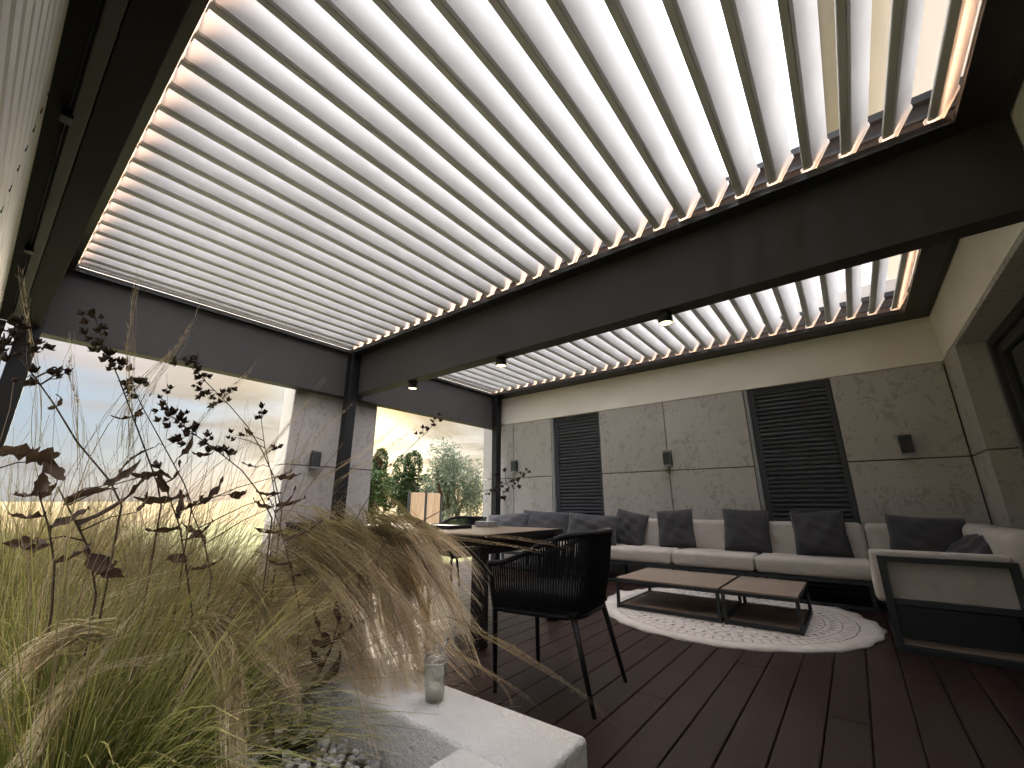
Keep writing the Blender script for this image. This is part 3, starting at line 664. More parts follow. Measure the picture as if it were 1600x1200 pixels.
# long single seed spikes arching out of the clumps
spikes = [([(640, 838), (700, 832), (800, 842), (880, 852), (932, 868)], -1.25), ([(600, 832), (690, 838), (760, 848), (810, 855), (853, 864)], -1.3),
          ([(520, 905), (600, 890), (670, 880), (720, 890), (751, 904)], -1.25), ([(560, 900), (640, 872), (700, 858), (767, 857)], -1.3),
          ([(690, 960), (760, 990), (830, 1030), (900, 1080), (976, 1141)], -1.0), ([(690, 965), (770, 1005), (850, 1040), (920, 1095), (940, 1110)], -1.02),
          ([(640, 985), (700, 1010), (760, 1050), (810, 1080), (850, 1110)], -1.05), ([(210, 740), (203, 640), (203, 540), (212, 450), (232, 352)], -1.3),
          ([(60, 760), (58, 660), (55, 560), (42, 480), (28, 400)], -1.25), ([(125, 750), (120, 650), (115, 590), (106, 515)], -1.4),
          ([(200, 740), (215, 640), (260, 570), (300, 500)], -1.4), ([(190, 740), (205, 620), (270, 545), (310, 490)], -1.45), ([(380, 760), (430, 690), (470, 640), (512, 588)], -1.5),
          ([(400, 770), (460, 720), (510, 670), (552, 624)], -1.5), ([(480, 760), (530, 730), (590, 690), (640, 640)], -1.45), ([(290, 720), (320, 650), (370, 600), (402, 560)], -1.5),
          ([(500, 780), (560, 730), (620, 690), (690, 640)], -1.4), ([(700, 1000), (745, 1040), (785, 1070), (805, 1130)], -1.1), ([(640, 1040), (690, 1075), (720, 1120), (735, 1170)], -1.0),
          ([(330, 1010), (300, 1060), (260, 1130), (230, 1200)], -0.85), ([(20, 1120), (120, 1060), (220, 1030), (330, 1000)], -0.9), ([(50, 1190), (110, 1090), (170, 1010), (240, 920)], -0.9)]
sroot = empty('feather_grass', (-1.35, 0.5, 0.32), label='long pale seed spikes arching out of the grass, some reaching over the deck', cat='grass')
for pts, X_ in spikes:
    P3 = [survey(u, v, X=X_ - 0.03 * i * (1 if u < 500 else 0)) for i, (u, v) in enumerate(pts)]
    p_, w_ = lock(P3, 9, (0.001, 0.0035), s=16, width=(0.0009, 0.0016)); V1, F1 = ribbons(p_, w_)
    c1 = strand_cols(p_.shape[0], p_.shape[1], (0.34, 0.28, 0.14), (0.55, 0.43, 0.28), (0.68, 0.55, 0.42), 0.15)
    # short bristles along the outer half
    q = []; g_ = p_[0]
    for _ in range(60):
        k = random.randint(6, 14); a = g_[k] * (1 - .5) + g_[k + 1] * .5; d = (g_[k + 1] - g_[k]); d = d / (np.linalg.norm(d) + 1e-9)
        e_ = d * random.uniform(0.010, 0.028) + RNG.normal(0, 0.0035, 3); q.append([a, a + e_ * 0.5, a + e_])
    q = np.array(q); V2, F2 = ribbons(q, np.full(len(q), 0.0012)); c2 = strand_cols(len(q), 3, (0.5, 0.40, 0.27), (0.58, 0.47, 0.34), (0.66, 0.55, 0.42))
    me = np_mesh('seed_spike', np.vstack([V1, V2]) - np.array(sroot.location), np.vstack([F1, F2 + len(V1)]), 'grass_blade', np.vstack([c1, c2])); link('seed_spike', me, None, sroot)

# ------------------------------------------------------------------ dark dried perennials
def pod_mesh():
    prof_ = [(0.0015, 0), (0.0065, 0.005), (0.0085, 0.011), (0.0055, 0.017), (0.0012, 0.026)]
    mb_ = MB().lathe(prof_, 6)
    for k in range(3):
        a = k * 2.09; mb_.add([(0.004 * math.cos(a), 0.004 * math.sin(a), 0.001), (0.014 * math.cos(a + .15), 0.014 * math.sin(a + .15), 0.010), (0.014 * math.cos(a - .1), 0.014 * math.sin(a - .1), 0.018), (0.005 * math.cos(a + .5), 0.005 * math.sin(a + .5), 0.006)], [(0, 1, 2, 3)])
    return mb_.mesh('seed_pod')
PODS = [pod_mesh() for _ in range(1)]
def leaf_mesh(ln, wd, curl, twist, seed):
    rg = random.Random(seed); n = 9; vs = []; fs = []
    for i in range(n):
        t = i / (n - 1); hw = wd * math.sin(math.pi * (0.06 + 0.92 * t) ** 0.8) * (1 - 0.25 * t) + 0.0006
        a = curl * t; cx_ = ln * (math.sin(a) / curl if abs(curl) > 1e-3 else t); cz = ln * ((1 - math.cos(a)) / curl if abs(curl) > 1e-3 else 0)
        tw = twist * t; rip = (0.30 * math.sin(t * 15 + seed) + 0.18 * math.sin(t * 31 + 2 * seed)) * wd; hw *= 1 + 0.16 * math.sin(t * 19 + seed * 1.7)
        for sgn in (-1, -0.5, 0, 0.5, 1):
            y = sgn * hw; zz = 0.45 * abs(y) + rip * sgn
            vs.append((cx_ - zz * math.sin(a) * 0.5, y * math.cos(tw) - zz * math.sin(tw), cz + y * math.sin(tw) + zz * math.cos(tw)))
    for i in range(n - 1):
        for j in range(4): fs.append((i * 5 + j, i * 5 + j + 1, (i + 1) * 5 + j + 1, (i + 1) * 5 + j))
    mb_ = MB().add(vs, fs); me_ = mb_.mesh('leaf')
    for p in me_.polygons: p.use_smooth = True
    return me_
def orient(o, p, d, roll=0.0):
    d = Vector(d).normalized(); q = d.to_track_quat('Z', 'Y'); o.rotation_mode = 'QUATERNION'
    o.rotation_quaternion = q @ Matrix.Rotation(roll, 3, 'Z').to_quaternion(); o.location = p
def orient_x(o, p, d, roll=0.0):
    d = Vector(d).normalized(); q = d.to_track_quat('X', 'Z'); o.rotation_mode = 'QUATERNION'
    o.rotation_quaternion = q @ Matrix.Rotation(roll, 3, 'X').to_quaternion(); o.location = p
def perennial(label, stem, X, pods, leaves, root=None, sr=0.0024, leafmat='dark_leaf', slope=0.0, pmat='pod_brown'):
    pts = [survey(u, v, X=X - slope * i) for i, (u, v) in enumerate(stem)]
    if root is None: root = Vector((pts[0].x - 0.05, min(max(pts[0].y, 0.12), 0.72), 0.32))
    root = Vector(root); e = empty('dried_perennial', root, label=label, cat='plant', group='dark dried perennials in the planter')
    midp = (root + pts[0]) / 2 + Vector((0.01, 0.015, 0.02))
    allp = [root, midp] + pts
    MB().tube([p - root for p in allp], [sr * (1 - 0.55 * i / (len(allp) - 1)) for i in range(len(allp))], 6).build('stem', 'stem_brown', e)
    for (u, v, n, sp) in pods:
        c = survey(u, v, X=X - slope * len(stem) * 0.5)
        # twig from the closest place on the stem
        best = min((a.lerp(b, t) for a, b in zip(allp[1:-1], allp[2:]) for t in (0, .25, .5, .75, 1.0)), key=lambda q: (q - c).length + 0.6 * max(0, q.z - c.z + 0.02))
        MB().tube([best - root, best.lerp(c, .5) + Vector((0, 0, 0.006)) - root, c - root], [0.0016, 0.0013, 0.001], 5).build('twig', 'stem_brown', e)
        ax = (c - best).normalized() if (c - best).length > 1e-4 else Vector((0, 0, 1))
        for _ in range(n):
            d = (ax * 0.5 + Vector(RNG.normal(0, 0.5, 3)) + Vector((0, 0, 0.6))).normalized()
            o = link('seed_pod', PODS[0], pmat, e); orient(o, c + Vector(RNG.normal(0, sp, 3)) - root, d, random.uniform(0, 6)); k = random.uniform(0.5, 0.85); o.scale = (k, k, k)
    for (u, v, u2, v2, wd, curl) in leaves:
        a = survey(u, v, X=X); b = survey(u2, v2, X=X + random.uniform(-0.04, 0.04)); d = b - a
        best = min((p.lerp(q, t) for p, q in zip(allp[:-1], allp[1:]) for t in (0, .25, .5, .75, 1.0)), key=lambda q: (q - a).length + 0.5 * max(0, q.z - a.z + 0.01))
        if (best - a).length > 0.004: MB().tube([best - root, best.lerp(a, .5) + Vector((0, 0, 0.008)) - root, a - root], [0.0015, 0.0012, 0.001], 5).build('petiole', 'stem_brown', e)
        o = link('leaf', leaf_mesh(d.length, wd * 0.72, curl * 2.0, random.uniform(-1.4, 1.4), random.randint(0, 999)), leafmat, e); orient_x(o, a - root, d, random.uniform(-0.9, 0.9))
    return e
perennial('dried stem with sparse seed pods on the left, a curled leaf halfway up', [(190, 790), (172, 752), (120, 690), (86, 634), (55, 590), (30, 558)], -1.25,
          [(62, 542, 3, .008), (43, 552, 2, .005), (40, 590, 4, .008), (46, 604, 1, .003), (83, 583, 2, .004), (91, 581, 2, .004), (99, 584, 1, .004), (90, 592, 1, .003)],
          [(88, 636, 122, 622, .008, 1.2), (86, 634, 66, 652, .007, 1.0)])
perennial('tall dried stem crowned with the longest run of dense seed pods', [(252, 790), (246, 756), (222, 690), (200, 630), (185, 590), (165, 545), (150, 500)], -1.4,
          [(144, 492, 6, .012), (150, 517, 6, .012), (155, 545, 6, .012), (165, 553, 7, .013), (172, 563, 6, .010), (180, 578, 5, .010), (188, 602, 4, .008), (202, 600, 2, .005), (204, 618, 2, .004), (193, 571, 3, .006), (222, 594, 2, .004), (214, 603, 1, .004)],
          [(210, 650, 178, 672, .016, 0.8), (212, 652, 222, 642, .012, 0.6)])
perennial('dried stem with a few pods leaning left behind the tall one', [(300, 790), (288, 756), (255, 695), (222, 635), (210, 610)], -1.5, [(206, 600, 2, .006), (224, 598, 2, .005)], [(240, 700, 165, 726, .014, -0.4), (280, 715, 320, 690, .012, 0.7)])
perennial('dried stem in the middle with the darkest heavy pod cluster', [(425, 810), (405, 770), (378, 735), (340, 705), (295, 672), (265, 648)], -1.3,
          [(252, 622, 5, .010), (256, 640, 7, .012), (262, 655, 6, .010), (285, 660, 6, .010), (292, 680, 7, .012), (303, 672, 4, .008), (318, 690, 5, .010), (330, 704, 5, .010), (345, 706, 3, .008), (356, 712, 3, .007)],
          [(330, 710, 300, 722, .012, 0.6), (285, 685, 258, 696, .012, 0.4)])
perennial('long dried stem reaching up to the end beam with clustered pods', [(440, 800), (428, 745), (410, 705), (388, 668), (360, 635), (335, 610), (305, 580), (285, 560)], -1.55,
          [(282, 562, 6, .012), (296, 568, 6, .010), (306, 580, 5, .010), (316, 590, 4, .008), (306, 600, 4, .008), (314, 614, 3, .006), (328, 620, 5, .010), (334, 632, 4, .008), (355, 614, 3, .006), (364, 612, 2, .006), (356, 628, 2, .006)],
          [(300, 566, 326, 556, .010, 0.8), (395, 680, 376, 672, .010, 0.5)])
perennial('short dried stem with one upright tuft of pods before the stone pillar', [(432, 790), (424, 740), (414, 700), (408, 655)], -1.6, [(409, 636, 2, .005), (404, 648, 3, .007), (415, 644, 2, .005), (428, 702, 3, .008), (434, 698, 3, .007), (362, 682, 3, .008), (378, 680, 2, .006)], [(400, 730, 370, 728, .010, 0.4), (440, 742, 455, 744, .010, 0.4)])
perennial('dried stem arching to the right with dark pods before the wall panels', [(600, 850), (630, 830), (664, 812), (702, 791), (748, 770), (790, 756), (822, 740)], -1.35,
          [(762, 770, 3, .008), (772, 766, 5, .010), (780, 758, 6, .010), (788, 776, 5, .010), (796, 762, 6, .010), (806, 752, 5, .010), (816, 744, 4, .008), (826, 738, 3, .007), (812, 762, 4, .008), (776, 742, 2, .005), (790, 738, 2, .005)],
          [(700, 792, 690, 770, .018, 0.5), (690, 775, 680, 762, .012, 0.5)], pmat='pod_brown')
perennial('slender dried stem rising before the sunset gap with small pods', [(540, 850), (562, 800), (600, 740), (640, 700), (668, 674), (684, 655)], -1.5,
          [(686, 650, 3, .006), (690, 655, 2, .005), (676, 664, 4, .008), (668, 672, 3, .006), (660, 668, 2, .005), (655, 680, 2, .005)], [(600, 730, 622, 735, .014, 0.9), (596, 728, 588, 714, .016, 0.5)])
perennial('dried stem cut by the left picture edge with a dark pod cluster', [(-30, 760), (-20, 680), (-8, 600), (4, 545)], -1.2, [(6, 520, 6, .012), (16, 530, 5, .010), (4, 545, 5, .012), (22, 512, 3, .006), (12, 556, 3, .006)], [(0, 700, 46, 728, .032, 0.4), (40, 712, 88, 735, .030, 0.9), (72, 720, 82, 768, .022, 0.5)])
perennial('leafy dark stem with long drooping leaves among the green blades', [(150, 930), (140, 860), (110, 800), (90, 760)], -1.15, [], [(160, 760, 232, 738, .012, 0.5), (232, 742, 268, 728, .011, -0.6), (100, 790, 170, 740, .012, -0.5), (120, 820, 250, 785, .020, 0.6), (60, 845, 0, 862, .016, 0.4), (130, 860, 155, 930, .030, 0.5), (150, 895, 190, 900, .022, 0.7), (215, 800, 250, 775, .014, 0.6)], leafmat='dark_leaf')
perennial('leafy dark stem in front of the stone pillar base', [(330, 900), (320, 850), (300, 800), (290, 770)], -1.3, [], [(290, 775, 225, 800, .016, 0.4), (310, 790, 360, 770, .016, 0.7), (360, 772, 400, 790, .018, 0.6), (430, 745, 470, 760, .016, 0.6), (440, 770, 400, 790, .020, 0.6), (430, 790, 480, 800, .022, 0.5), (320, 840, 270, 830, .018, 0.5)], leafmat='dark_leaf')
perennial('bushy dark brown foliage rising out of the grass in front of the pillar', [(300, 960), (290, 880), (280, 820), (262, 770), (250, 735)], -1.22, [(246, 728, 3, .006)], [(252, 740, 205, 760, .014, 0.6), (258, 755, 310, 742, .014, 0.7), (268, 780, 215, 800, .016, 0.6), (275, 800, 335, 792, .018, 0.6), (282, 825, 225, 850, .018, 0.5), (286, 845, 345, 838, .018, 0.7), (290, 870, 240, 890, .018, 0.5), (294, 890, 350, 900, .018, 0.6), (278, 810, 300, 770, .014, 0.5), (262, 770, 236, 742, .012, 0.5)])
perennial('bushy dark brown foliage at the left among the upright blades', [(80, 960), (85, 880), (75, 820), (60, 770)], -1.12, [], [(60, 772, 20, 790, .018, 0.6), (64, 780, 110, 760, .016, 0.7), (72, 805, 15, 830, .018, 0.6), (78, 825, 140, 812, .018, 0.5), (83, 850, 30, 880, .018, 0.6), (86, 880, 150, 872, .018, 0.6), (62, 775, 70, 740, .014, 0.4)])
perennial('dark foliage tangle where the plumes begin to spill', [(470, 960), (455, 890), (440, 830), (425, 790)], -1.40, [(420, 780, 3, .008)], [(428, 792, 380, 805, .014, 0.6), (430, 800, 480, 780, .016, 0.6), (440, 830, 395, 850, .016, 0.6), (445, 845, 500, 835, .016, 0.5), (455, 880, 410, 900, .016, 0.6), (460, 900, 515, 905, .016, 0.6)])
perennial('low broad leaved stem by the gravel at the planter rim', [(470, 1100), (490, 1070), (515, 1020), (525, 985), (535, 955)], -1.25, [], [(520, 1005, 462, 988, .020, 0.7), (520, 1005, 470, 1030, .022, 0.8), (522, 1000, 580, 985, .022, 0.5), (528, 990, 545, 1052, .014, 0.6), (530, 975, 512, 945, .016, 0.4), (505, 1040, 465, 1022, .018, 0.5), (490, 1075, 545, 1080, .030, 0.9), (540, 965, 570, 990, .016, 0.4)], leafmat='dark_leaf', sr=0.0035)
perennial('dark green rosette of broad leaves at the lower picture edge', [(430, 1230), (435, 1200), (440, 1170)], -1.02, [], [(440, 1160, 520, 1130, .026, 0.7), (440, 1170, 530, 1190, .030, 0.6), (430, 1170, 380, 1130, .028, 0.6), (440, 1180, 400, 1215, .030, 0.5), (445, 1165, 480, 1210, .028, 0.6)], leafmat='green_leaf')

# ------------------------------------------------------------------ glass jar on the rim
jar = empty('glass_jar', (-0.965, 0.895, PZ + 0.001), label='clear glass candle jar with lid and small handle on the planter rim', cat='jar')
MB().lathe([(0.024, 0.0), (0.026, 0.003), (0.031, 0.05), (0.035, 0.098), (0.036, 0.100), (0.033, 0.099), (0.029, 0.05), (0.024, 0.007), (0.0, 0.007)][:8] + [(0.001, 0.007)], 32).build('body', 'clear_glass', jar)
MB().lathe([(0.0225, 0.0085), (0.026, 0.024), (0.001, 0.025)], 28).build('candle', 'wax', jar)
lid = MB().lathe([(0.037, 0.102), (0.038, 0.106), (0.030, 0.114), (0.012, 0.118), (0.008, 0.122), (0.012, 0.130), (0.010, 0.136), (0.001, 0.138)], 28).build('lid', 'clear_glass', jar)
MB().tube([(0.010, 0.004, 0.120), (0.020, 0.012, 0.140), (0.028, 0.018, 0.162)], [0.003, 0.0035, 0.0045], 8).build('handle', 'steel', lid)
MB().tube([(0.037 * math.cos(a), 0.037 * math.sin(a), 0.1008) for a in np.linspace(0, 2 * math.pi, 25)], 0.0014, 6, False).build('wire_band', 'steel', lid)
jar.scale = (0.92, 0.92, 0.92)
# ------------------------------------------------------------------ dining table and chairs
TX0, TX1, TY0, TY1 = -4.25, -2.13, 2.36, 3.46
tb = empty('dining_table', (-3.2, 2.9, 0), label='black dining table with a pale wooden top beside the planter', cat='table')
wpart('table_top', MB().box(TX0 + 0.02, TX1 - 0.02, TY0 + 0.02, TY1 - 0.02, 0.715, 0.742), 'dining_wood', tb, 0.003)
wpart('top_frame', MB().box(TX0, TX1, TY0, TY0 + 0.018, 0.70, 0.740).box(TX0, TX1, TY1 - 0.018, TY1, 0.70, 0.740).box(TX0, TX0 + 0.018, TY0 + 0.0185, TY1 - 0.0185, 0.70, 0.740).box(TX1 - 0.018, TX1, TY0 + 0.0185, TY1 - 0.0185, 0.70, 0.740), 'black_metal', tb)
wpart('apron', MB().box(TX0 + 0.12, TX1 - 0.12, TY0 + 0.04, TY0 + 0.07, 0.60, 0.712).box(TX0 + 0.12, TX1 - 0.12, TY1 - 0.07, TY1 - 0.04, 0.60, 0.712).box(TX0 + 0.05, TX0 + 0.08, TY0 + 0.12, TY1 - 0.12, 0.60, 0.712).box(TX1 - 0.08, TX1 - 0.05, TY0 + 0.12, TY1 - 0.12, 0.60, 0.712), 'black_metal', tb)
for lx in (TX0 + 0.03, TX1 - 0.12):
    for ly in (TY0 + 0.03, TY1 - 0.12): wpart('leg', MB().box(lx, lx + 0.09, ly, ly + 0.09, 0.0, 0.714), 'black_metal', tb, 0.004)
def u_path(hw, yf, yb, r, n=44):
    pts = []; seg = [(-hw, yf), (-hw, yb + r)] ; 
    a = [(-hw, yf + (yb + r - yf) * t) for t in np.linspace(0, 1, 10)]
    b = [(-hw + r - r * math.cos(w), yb + r - r * math.sin(w)) for w in np.linspace(0, math.pi / 2, 9)[1:]]
    c = [(-hw + r + (2 * hw - 2 * r) * t, yb) for t in np.linspace(0, 1, 8)[1:]]
    half = a + b + c
    pts = half + [(-p, q) for p, q in (a + b)[::-1]][0:]
    return pts
def resample(pts, n):
    P = np.array(pts); d = np.r_[0, np.cumsum(np.linalg.norm(np.diff(P, axis=0), axis=1))]; t = np.linspace(0, d[-1], n)
    return np.stack([np.interp(t, d, P[:, k]) for k in range(P.shape[1])], 1)
def make_chair():
    r = empty('dining_chair', (0, 0, 0))
    top2 = resample(u_path(0.295, 0.27, -0.30, 0.17), 105); bot2 = resample(u_path(0.245, 0.25, -0.235, 0.13), 105)
    def ztop(y): t = min(1, max(0, (0.27 - y) / 0.55)); t = t * t * (3 - 2 * t); return 0.635 + 0.165 * t
    T3 = [(p[0], p[1], ztop(p[1])) for p in top2]; B3 = [(p[0], p[1], 0.40) for p in bot2]
    MB().tube(T3, 0.015, 8).build('top_rail', 'rope_black', r); MB().tube(B3, 0.013, 8).build('seat_rail', 'black_metal', r)
    cords = MB()
    for i in range(1, 104):
        a = Vector(B3[i]); b = Vector(T3[i]); mdl = a.lerp(b, 0.45) + Vector((a.x, a.y, 0)).normalized() * 0.012
        cords.tube([a, mdl, b], 0.0055, 5, False)
    co = cords.build('cord_weave', 'rope_black', r); co['kind'] = 'stuff'
    for sx in (-1, 1):
        MB().tube([(sx * 0.245, 0.25, 0.0), (sx * 0.245, 0.255, 0.40), (sx * 0.293, 0.27, 0.63)], [0.012, 0.016, 0.013], 8).build('leg', 'black_metal', r)
        MB().tube([(sx * 0.245, -0.30, 0.0), (sx * 0.215, -0.20, 0.40)], [0.011, 0.017], 8).build('leg', 'black_metal', r)
    MB().box(-0.235, 0.235, -0.225, 0.25, 0.405, 0.425).build('seat_base', 'rope_black', r, 0.005)
    MB().box(-0.232, 0.232, -0.215, 0.255, 0.427, 0.50).build('seat_cushion', 'seat_black', r, 0.030, 4)
    return r
ch = make_chair()
spots = [(-1.44, 2.24, R(97), 'black rope armchair at the table end, seen from behind in front of the coffee tables'),
         (-2.80, 2.02, R(-4), 'black rope armchair on the planter side of the dining table, behind the grass'),
         (-3.75, 3.70, R(176), 'black rope armchair on the far side of the dining table near the corner post'),
         (-3.62, 2.05, R(3), 'farther black rope armchair on the planter side, hidden by grass')]
for i, (x, y, a, lab) in enumerate(spots):
    o = ch if i == 0 else copy_tree(ch)
    o.location = (x, y, 0.0); o.rotation_euler = (0, 0, a); tag(o, lab, 'chair', 'rope armchairs around the dining table')
tr = empty('serving_tray', (-3.05, 2.85, 0.743), label='low black tray with a white sheet on the dining table', cat='tray')
MB().box(-0.22, 0.22, -0.15, 0.15, 0.0, 0.012).box(-0.22, 0.22, -0.15, -0.14, 0.0125, 0.03).box(-0.22, 0.22, 0.14, 0.15, 0.0125, 0.03).box(-0.22, -0.21, -0.139, 0.139, 0.0125, 0.03).box(0.21, 0.22, -0.139, 0.139, 0.0125, 0.03).build('tray', 'black_metal', tr)
MB().box(-0.16, 0.16, -0.11, 0.11, 0.0128, 0.024).build('sheet', 'paper', tr)
bx_ = MB().box(-0.09, 0.09, -0.07, 0.07, 0, 0.05).build('storage_box', 'trim_grey', None, 0.006); bx_.location = (-2.9, 3.28, 0.743); tag(bx_, 'small grey box on the far edge of the dining table', 'box')

# ------------------------------------------------------------------ sofa
SY0, SB = 5.36, 5.93
sofa = empty('sofa', (-2.2, 5.7, 0), label='long beige outdoor sofa on a black frame along the concrete wall', cat='sofa')
SX0, SX1 = -4.46, 0.04
edges = [-4.46, -3.58, -2.70, -1.82, -0.945, 0.035]
for a, b in zip(edges, edges[1:]):
    wpart('seat_cushion', MB().box(a + 0.006, b - 0.006, SY0, SB, 0.265, 0.425), 'sofa_fabric', sofa, 0.045, 5)
for a, b in ((-4.46, -2.70), (-2.70, -0.945), (-0.945, 0.035)):
    wpart('back_cushion', MB().box(a + 0.004, b - 0.004, SB - 0.02, WY - 0.03, 0.32, 0.765), 'sofa_fabric', sofa, 0.05, 5)
wpart('base_frame', MB().box(SX0, SX1, SY0 + 0.02, SY0 + 0.055, 0.225, 0.262).box(SX0, SX1, WY - 0.10, WY - 0.06, 0.225, 0.262).box(SX0, SX1, SY0 + 0.02, SY0 + 0.055, 0.012, 0.045), 'frame_metal', sofa)
wpart('base_board', MB().box(SX0 + 0.02, SX1 - 0.02, SY0 + 0.056, WY - 0.101, 0.23, 0.258), 'anthracite_dark', sofa)
for lx in (-4.44, -2.70, -1.83, -0.96, -0.02):
    for ly in (SY0 + 0.022, WY - 0.098): wpart('leg', MB().box(lx, lx + 0.03, ly, ly + 0.03, 0.0, 0.224), 'frame_metal', sofa)
chs = empty('corner_sofa', (0.45, 5.1, 0), label='beige chaise end of the corner sofa with black rectangular side frame and wooden shelf', cat='sofa')
wpart('side_frame', MB().box(0.062, 0.105, 4.15, 4.20, 0.0, 0.60).box(0.70, 0.742, 4.15, 4.20, 0.0, 0.60).box(0.1055, 0.6995, 4.15, 4.20, 0.565, 0.60).box(0.1055, 0.6995, 4.15, 4.20, 0.29, 0.325).box(0.1055, 0.6995, 4.15, 4.20, 0.0, 0.035), 'frame_metal', chs, 0.003)
wpart('side_frame', MB().box(0.062, 0.105, 4.201, 5.95, 0.0, 0.035).box(0.062, 0.105, 4.201, 5.95, 0.225, 0.26).box(0.70, 0.742, 4.201, 5.95, 0.0, 0.035), 'frame_metal', chs, 0.003)
wpart('arm_panel', MB().box(0.02, 0.735, 4.205, 4.32, 0.30, 0.635), 'sofa_fabric', chs, 0.025, 4)
wpart('wood_shelf', MB().box(0.107, 0.698, 4.205, 5.9, 0.02, 0.045), 'table_wood', chs, 0.002)
wpart('void_shade_board', MB().box(0.107, 0.698, 4.33, 4.345, 0.05, 0.255), 'anthracite_dark', chs)  # dark sheet standing in for the shaded void below the seat
for a, b in ((4.335, 5.13), (5.13, 5.93)): wpart('seat_cushion', MB().box(0.01, 0.74, a + 0.005, b - 0.005, 0.265, 0.425), 'sofa_fabric', chs, 0.045, 5)
wpart('back_cushion', MB().box(0.74, 0.985, 4.22, 6.02, 0.30, 0.78), 'sofa_fabric', chs, 0.07, 5)
wpart('back_cushion', MB().box(0.045, 0.735, SB - 0.02, WY - 0.03, 0.32, 0.765), 'sofa_fabric', chs, 0.05, 5)

def pillow_mesh(w, h, t, seed):
    rg = np.random.default_rng(seed); n = 21; vs = []; fs = []
    u = np.linspace(-1, 1, n)
    ph = rg.uniform(0, 6.28, 6)
    for sgn in (1, -1):
        for j in range(n):
            for i in range(n):
                a, b = u[i], u[j]; pin = 1 - 0.10 * (1 - a * a) * b * b * 0 - 0.07 * (b * b) * (1 - a * a) * 0
                x = a * w / 2 * (1 - 0.07 * (1 - b * b) ** 1 * abs(a) ** 2 * -0.0 - 0.06 * (1 - abs(b)) * abs(a)); z = b * h / 2 * (1 - 0.06 * (1 - abs(a)) * abs(b))
                th = ((1 - abs(a) ** 2.6) * (1 - abs(b) ** 2.6)) ** 0.55 * t / 2
                th *= 1 + 0.17 * math.sin(3.1 * a + 2.3 * b + ph[0]) + 0.10 * math.sin(7 * a - 5 * b + ph[1]) + 0.07 * math.sin(11 * b + 6 * a + ph[2])
                sag = -0.05 * t * math.sin(2 * a + ph[3])
                vs.append((x, sgn * th + sag, z + h / 2))
    for k in range(2):
        o = k * n * n
        for j in range(n - 1):
            for i in range(n - 1): fs.append((o + j * n + i, o + j * n + i + 1, o + (j + 1) * n + i + 1, o + (j + 1) * n + i))
    me = bpy.data.meshes.new('pillow'); me.from_pydata(vs, [], fs); bm = bmesh.new(); bm.from_mesh(me); bmesh.ops.remove_doubles(bm, verts=bm.verts, dist=0.0005); bmesh.ops.recalc_face_normals(bm, faces=bm.faces); bm.to_mesh(me); bm.free()
    for p in me.polygons: p.use_smooth = True
    return me
def pillow(label, loc, w, h, rot, t=0.17, seed=1):
    o = link('scatter_cushion', pillow_mesh(w, h, t, seed), 'cushion_grey'); o.location = loc; o.rotation_euler = tuple(R(a) for a in rot)
    ph = np.random.default_rng(seed).uniform(0, 6.28, 6); loop = []
    for a, b in [(-1 + 2 * k / 10, -1) for k in range(10)] + [(1, -1 + 2 * k / 10) for k in range(10)] + [(1 - 2 * k / 10, 1) for k in range(10)] + [(-1, 1 - 2 * k / 10) for k in range(11)]:
        loop.append((a * w / 2 * (1 - 0.06 * (1 - abs(b)) * abs(a)), -0.05 * t * math.sin(2 * a + ph[3]), b * h / 2 * (1 - 0.06 * (1 - abs(a)) * abs(b)) + h / 2))
    MB().tube(loop, 0.0042, 5, False).build('piping', 'cushion_grey', o)
    return tag(o, label, 'cushion', 'dark grey scatter cushions on the sofa')
PYB = 5.78
pillow('dark grey cushion on the sofa before the narrow far shutter, behind the dining table', (-3.92, PYB, 0.42), 0.92, 0.44, (-14, 2, 0), 0.18, 1)
pillow('dark grey cushion at the sofa left end near the corner post', (-4.85 + 0.30, PYB - 0.15, 0.42), 0.80, 0.40, (-18, -3, 8), 0.18, 2)
pillow('dark grey cushion directly behind the armchair back', (-2.98, PYB - 0.25, 0.42), 0.78, 0.42, (-18, 3, 0), 0.20, 3)
pillow('dark grey cushion tilted sideways just right of the armchair', (-2.55, PYB - 0.02, 0.42), 0.46, 0.46, (-16, 12, 0), 0.17, 4)
pillow('crumpled dark grey square cushion tilted left of the sofa middle', (-1.86, PYB, 0.425), 0.46, 0.47, (-14, -5, 0), 0.16, 5)
pillow('dark grey square cushion standing in the sofa middle', (-1.06, PYB, 0.425), 0.49, 0.48, (-14, 1, 0), 0.15, 6)
pillow('wrinkled dark grey cushion below the right shutter', (-0.34, PYB, 0.425), 0.49, 0.48, (-14, -2, 0), 0.15, 7)
pillow('dark grey cushion against the wall in the sofa corner', (0.47, PYB - 0.06, 0.425), 0.56, 0.44, (-20, 3, -6), 0.16, 8)
pillow('dark grey cushion lying slumped on the chaise in front', (0.55, 4.92, 0.425), 0.56, 0.46, (-48, -6, -62), 0.18, 9)

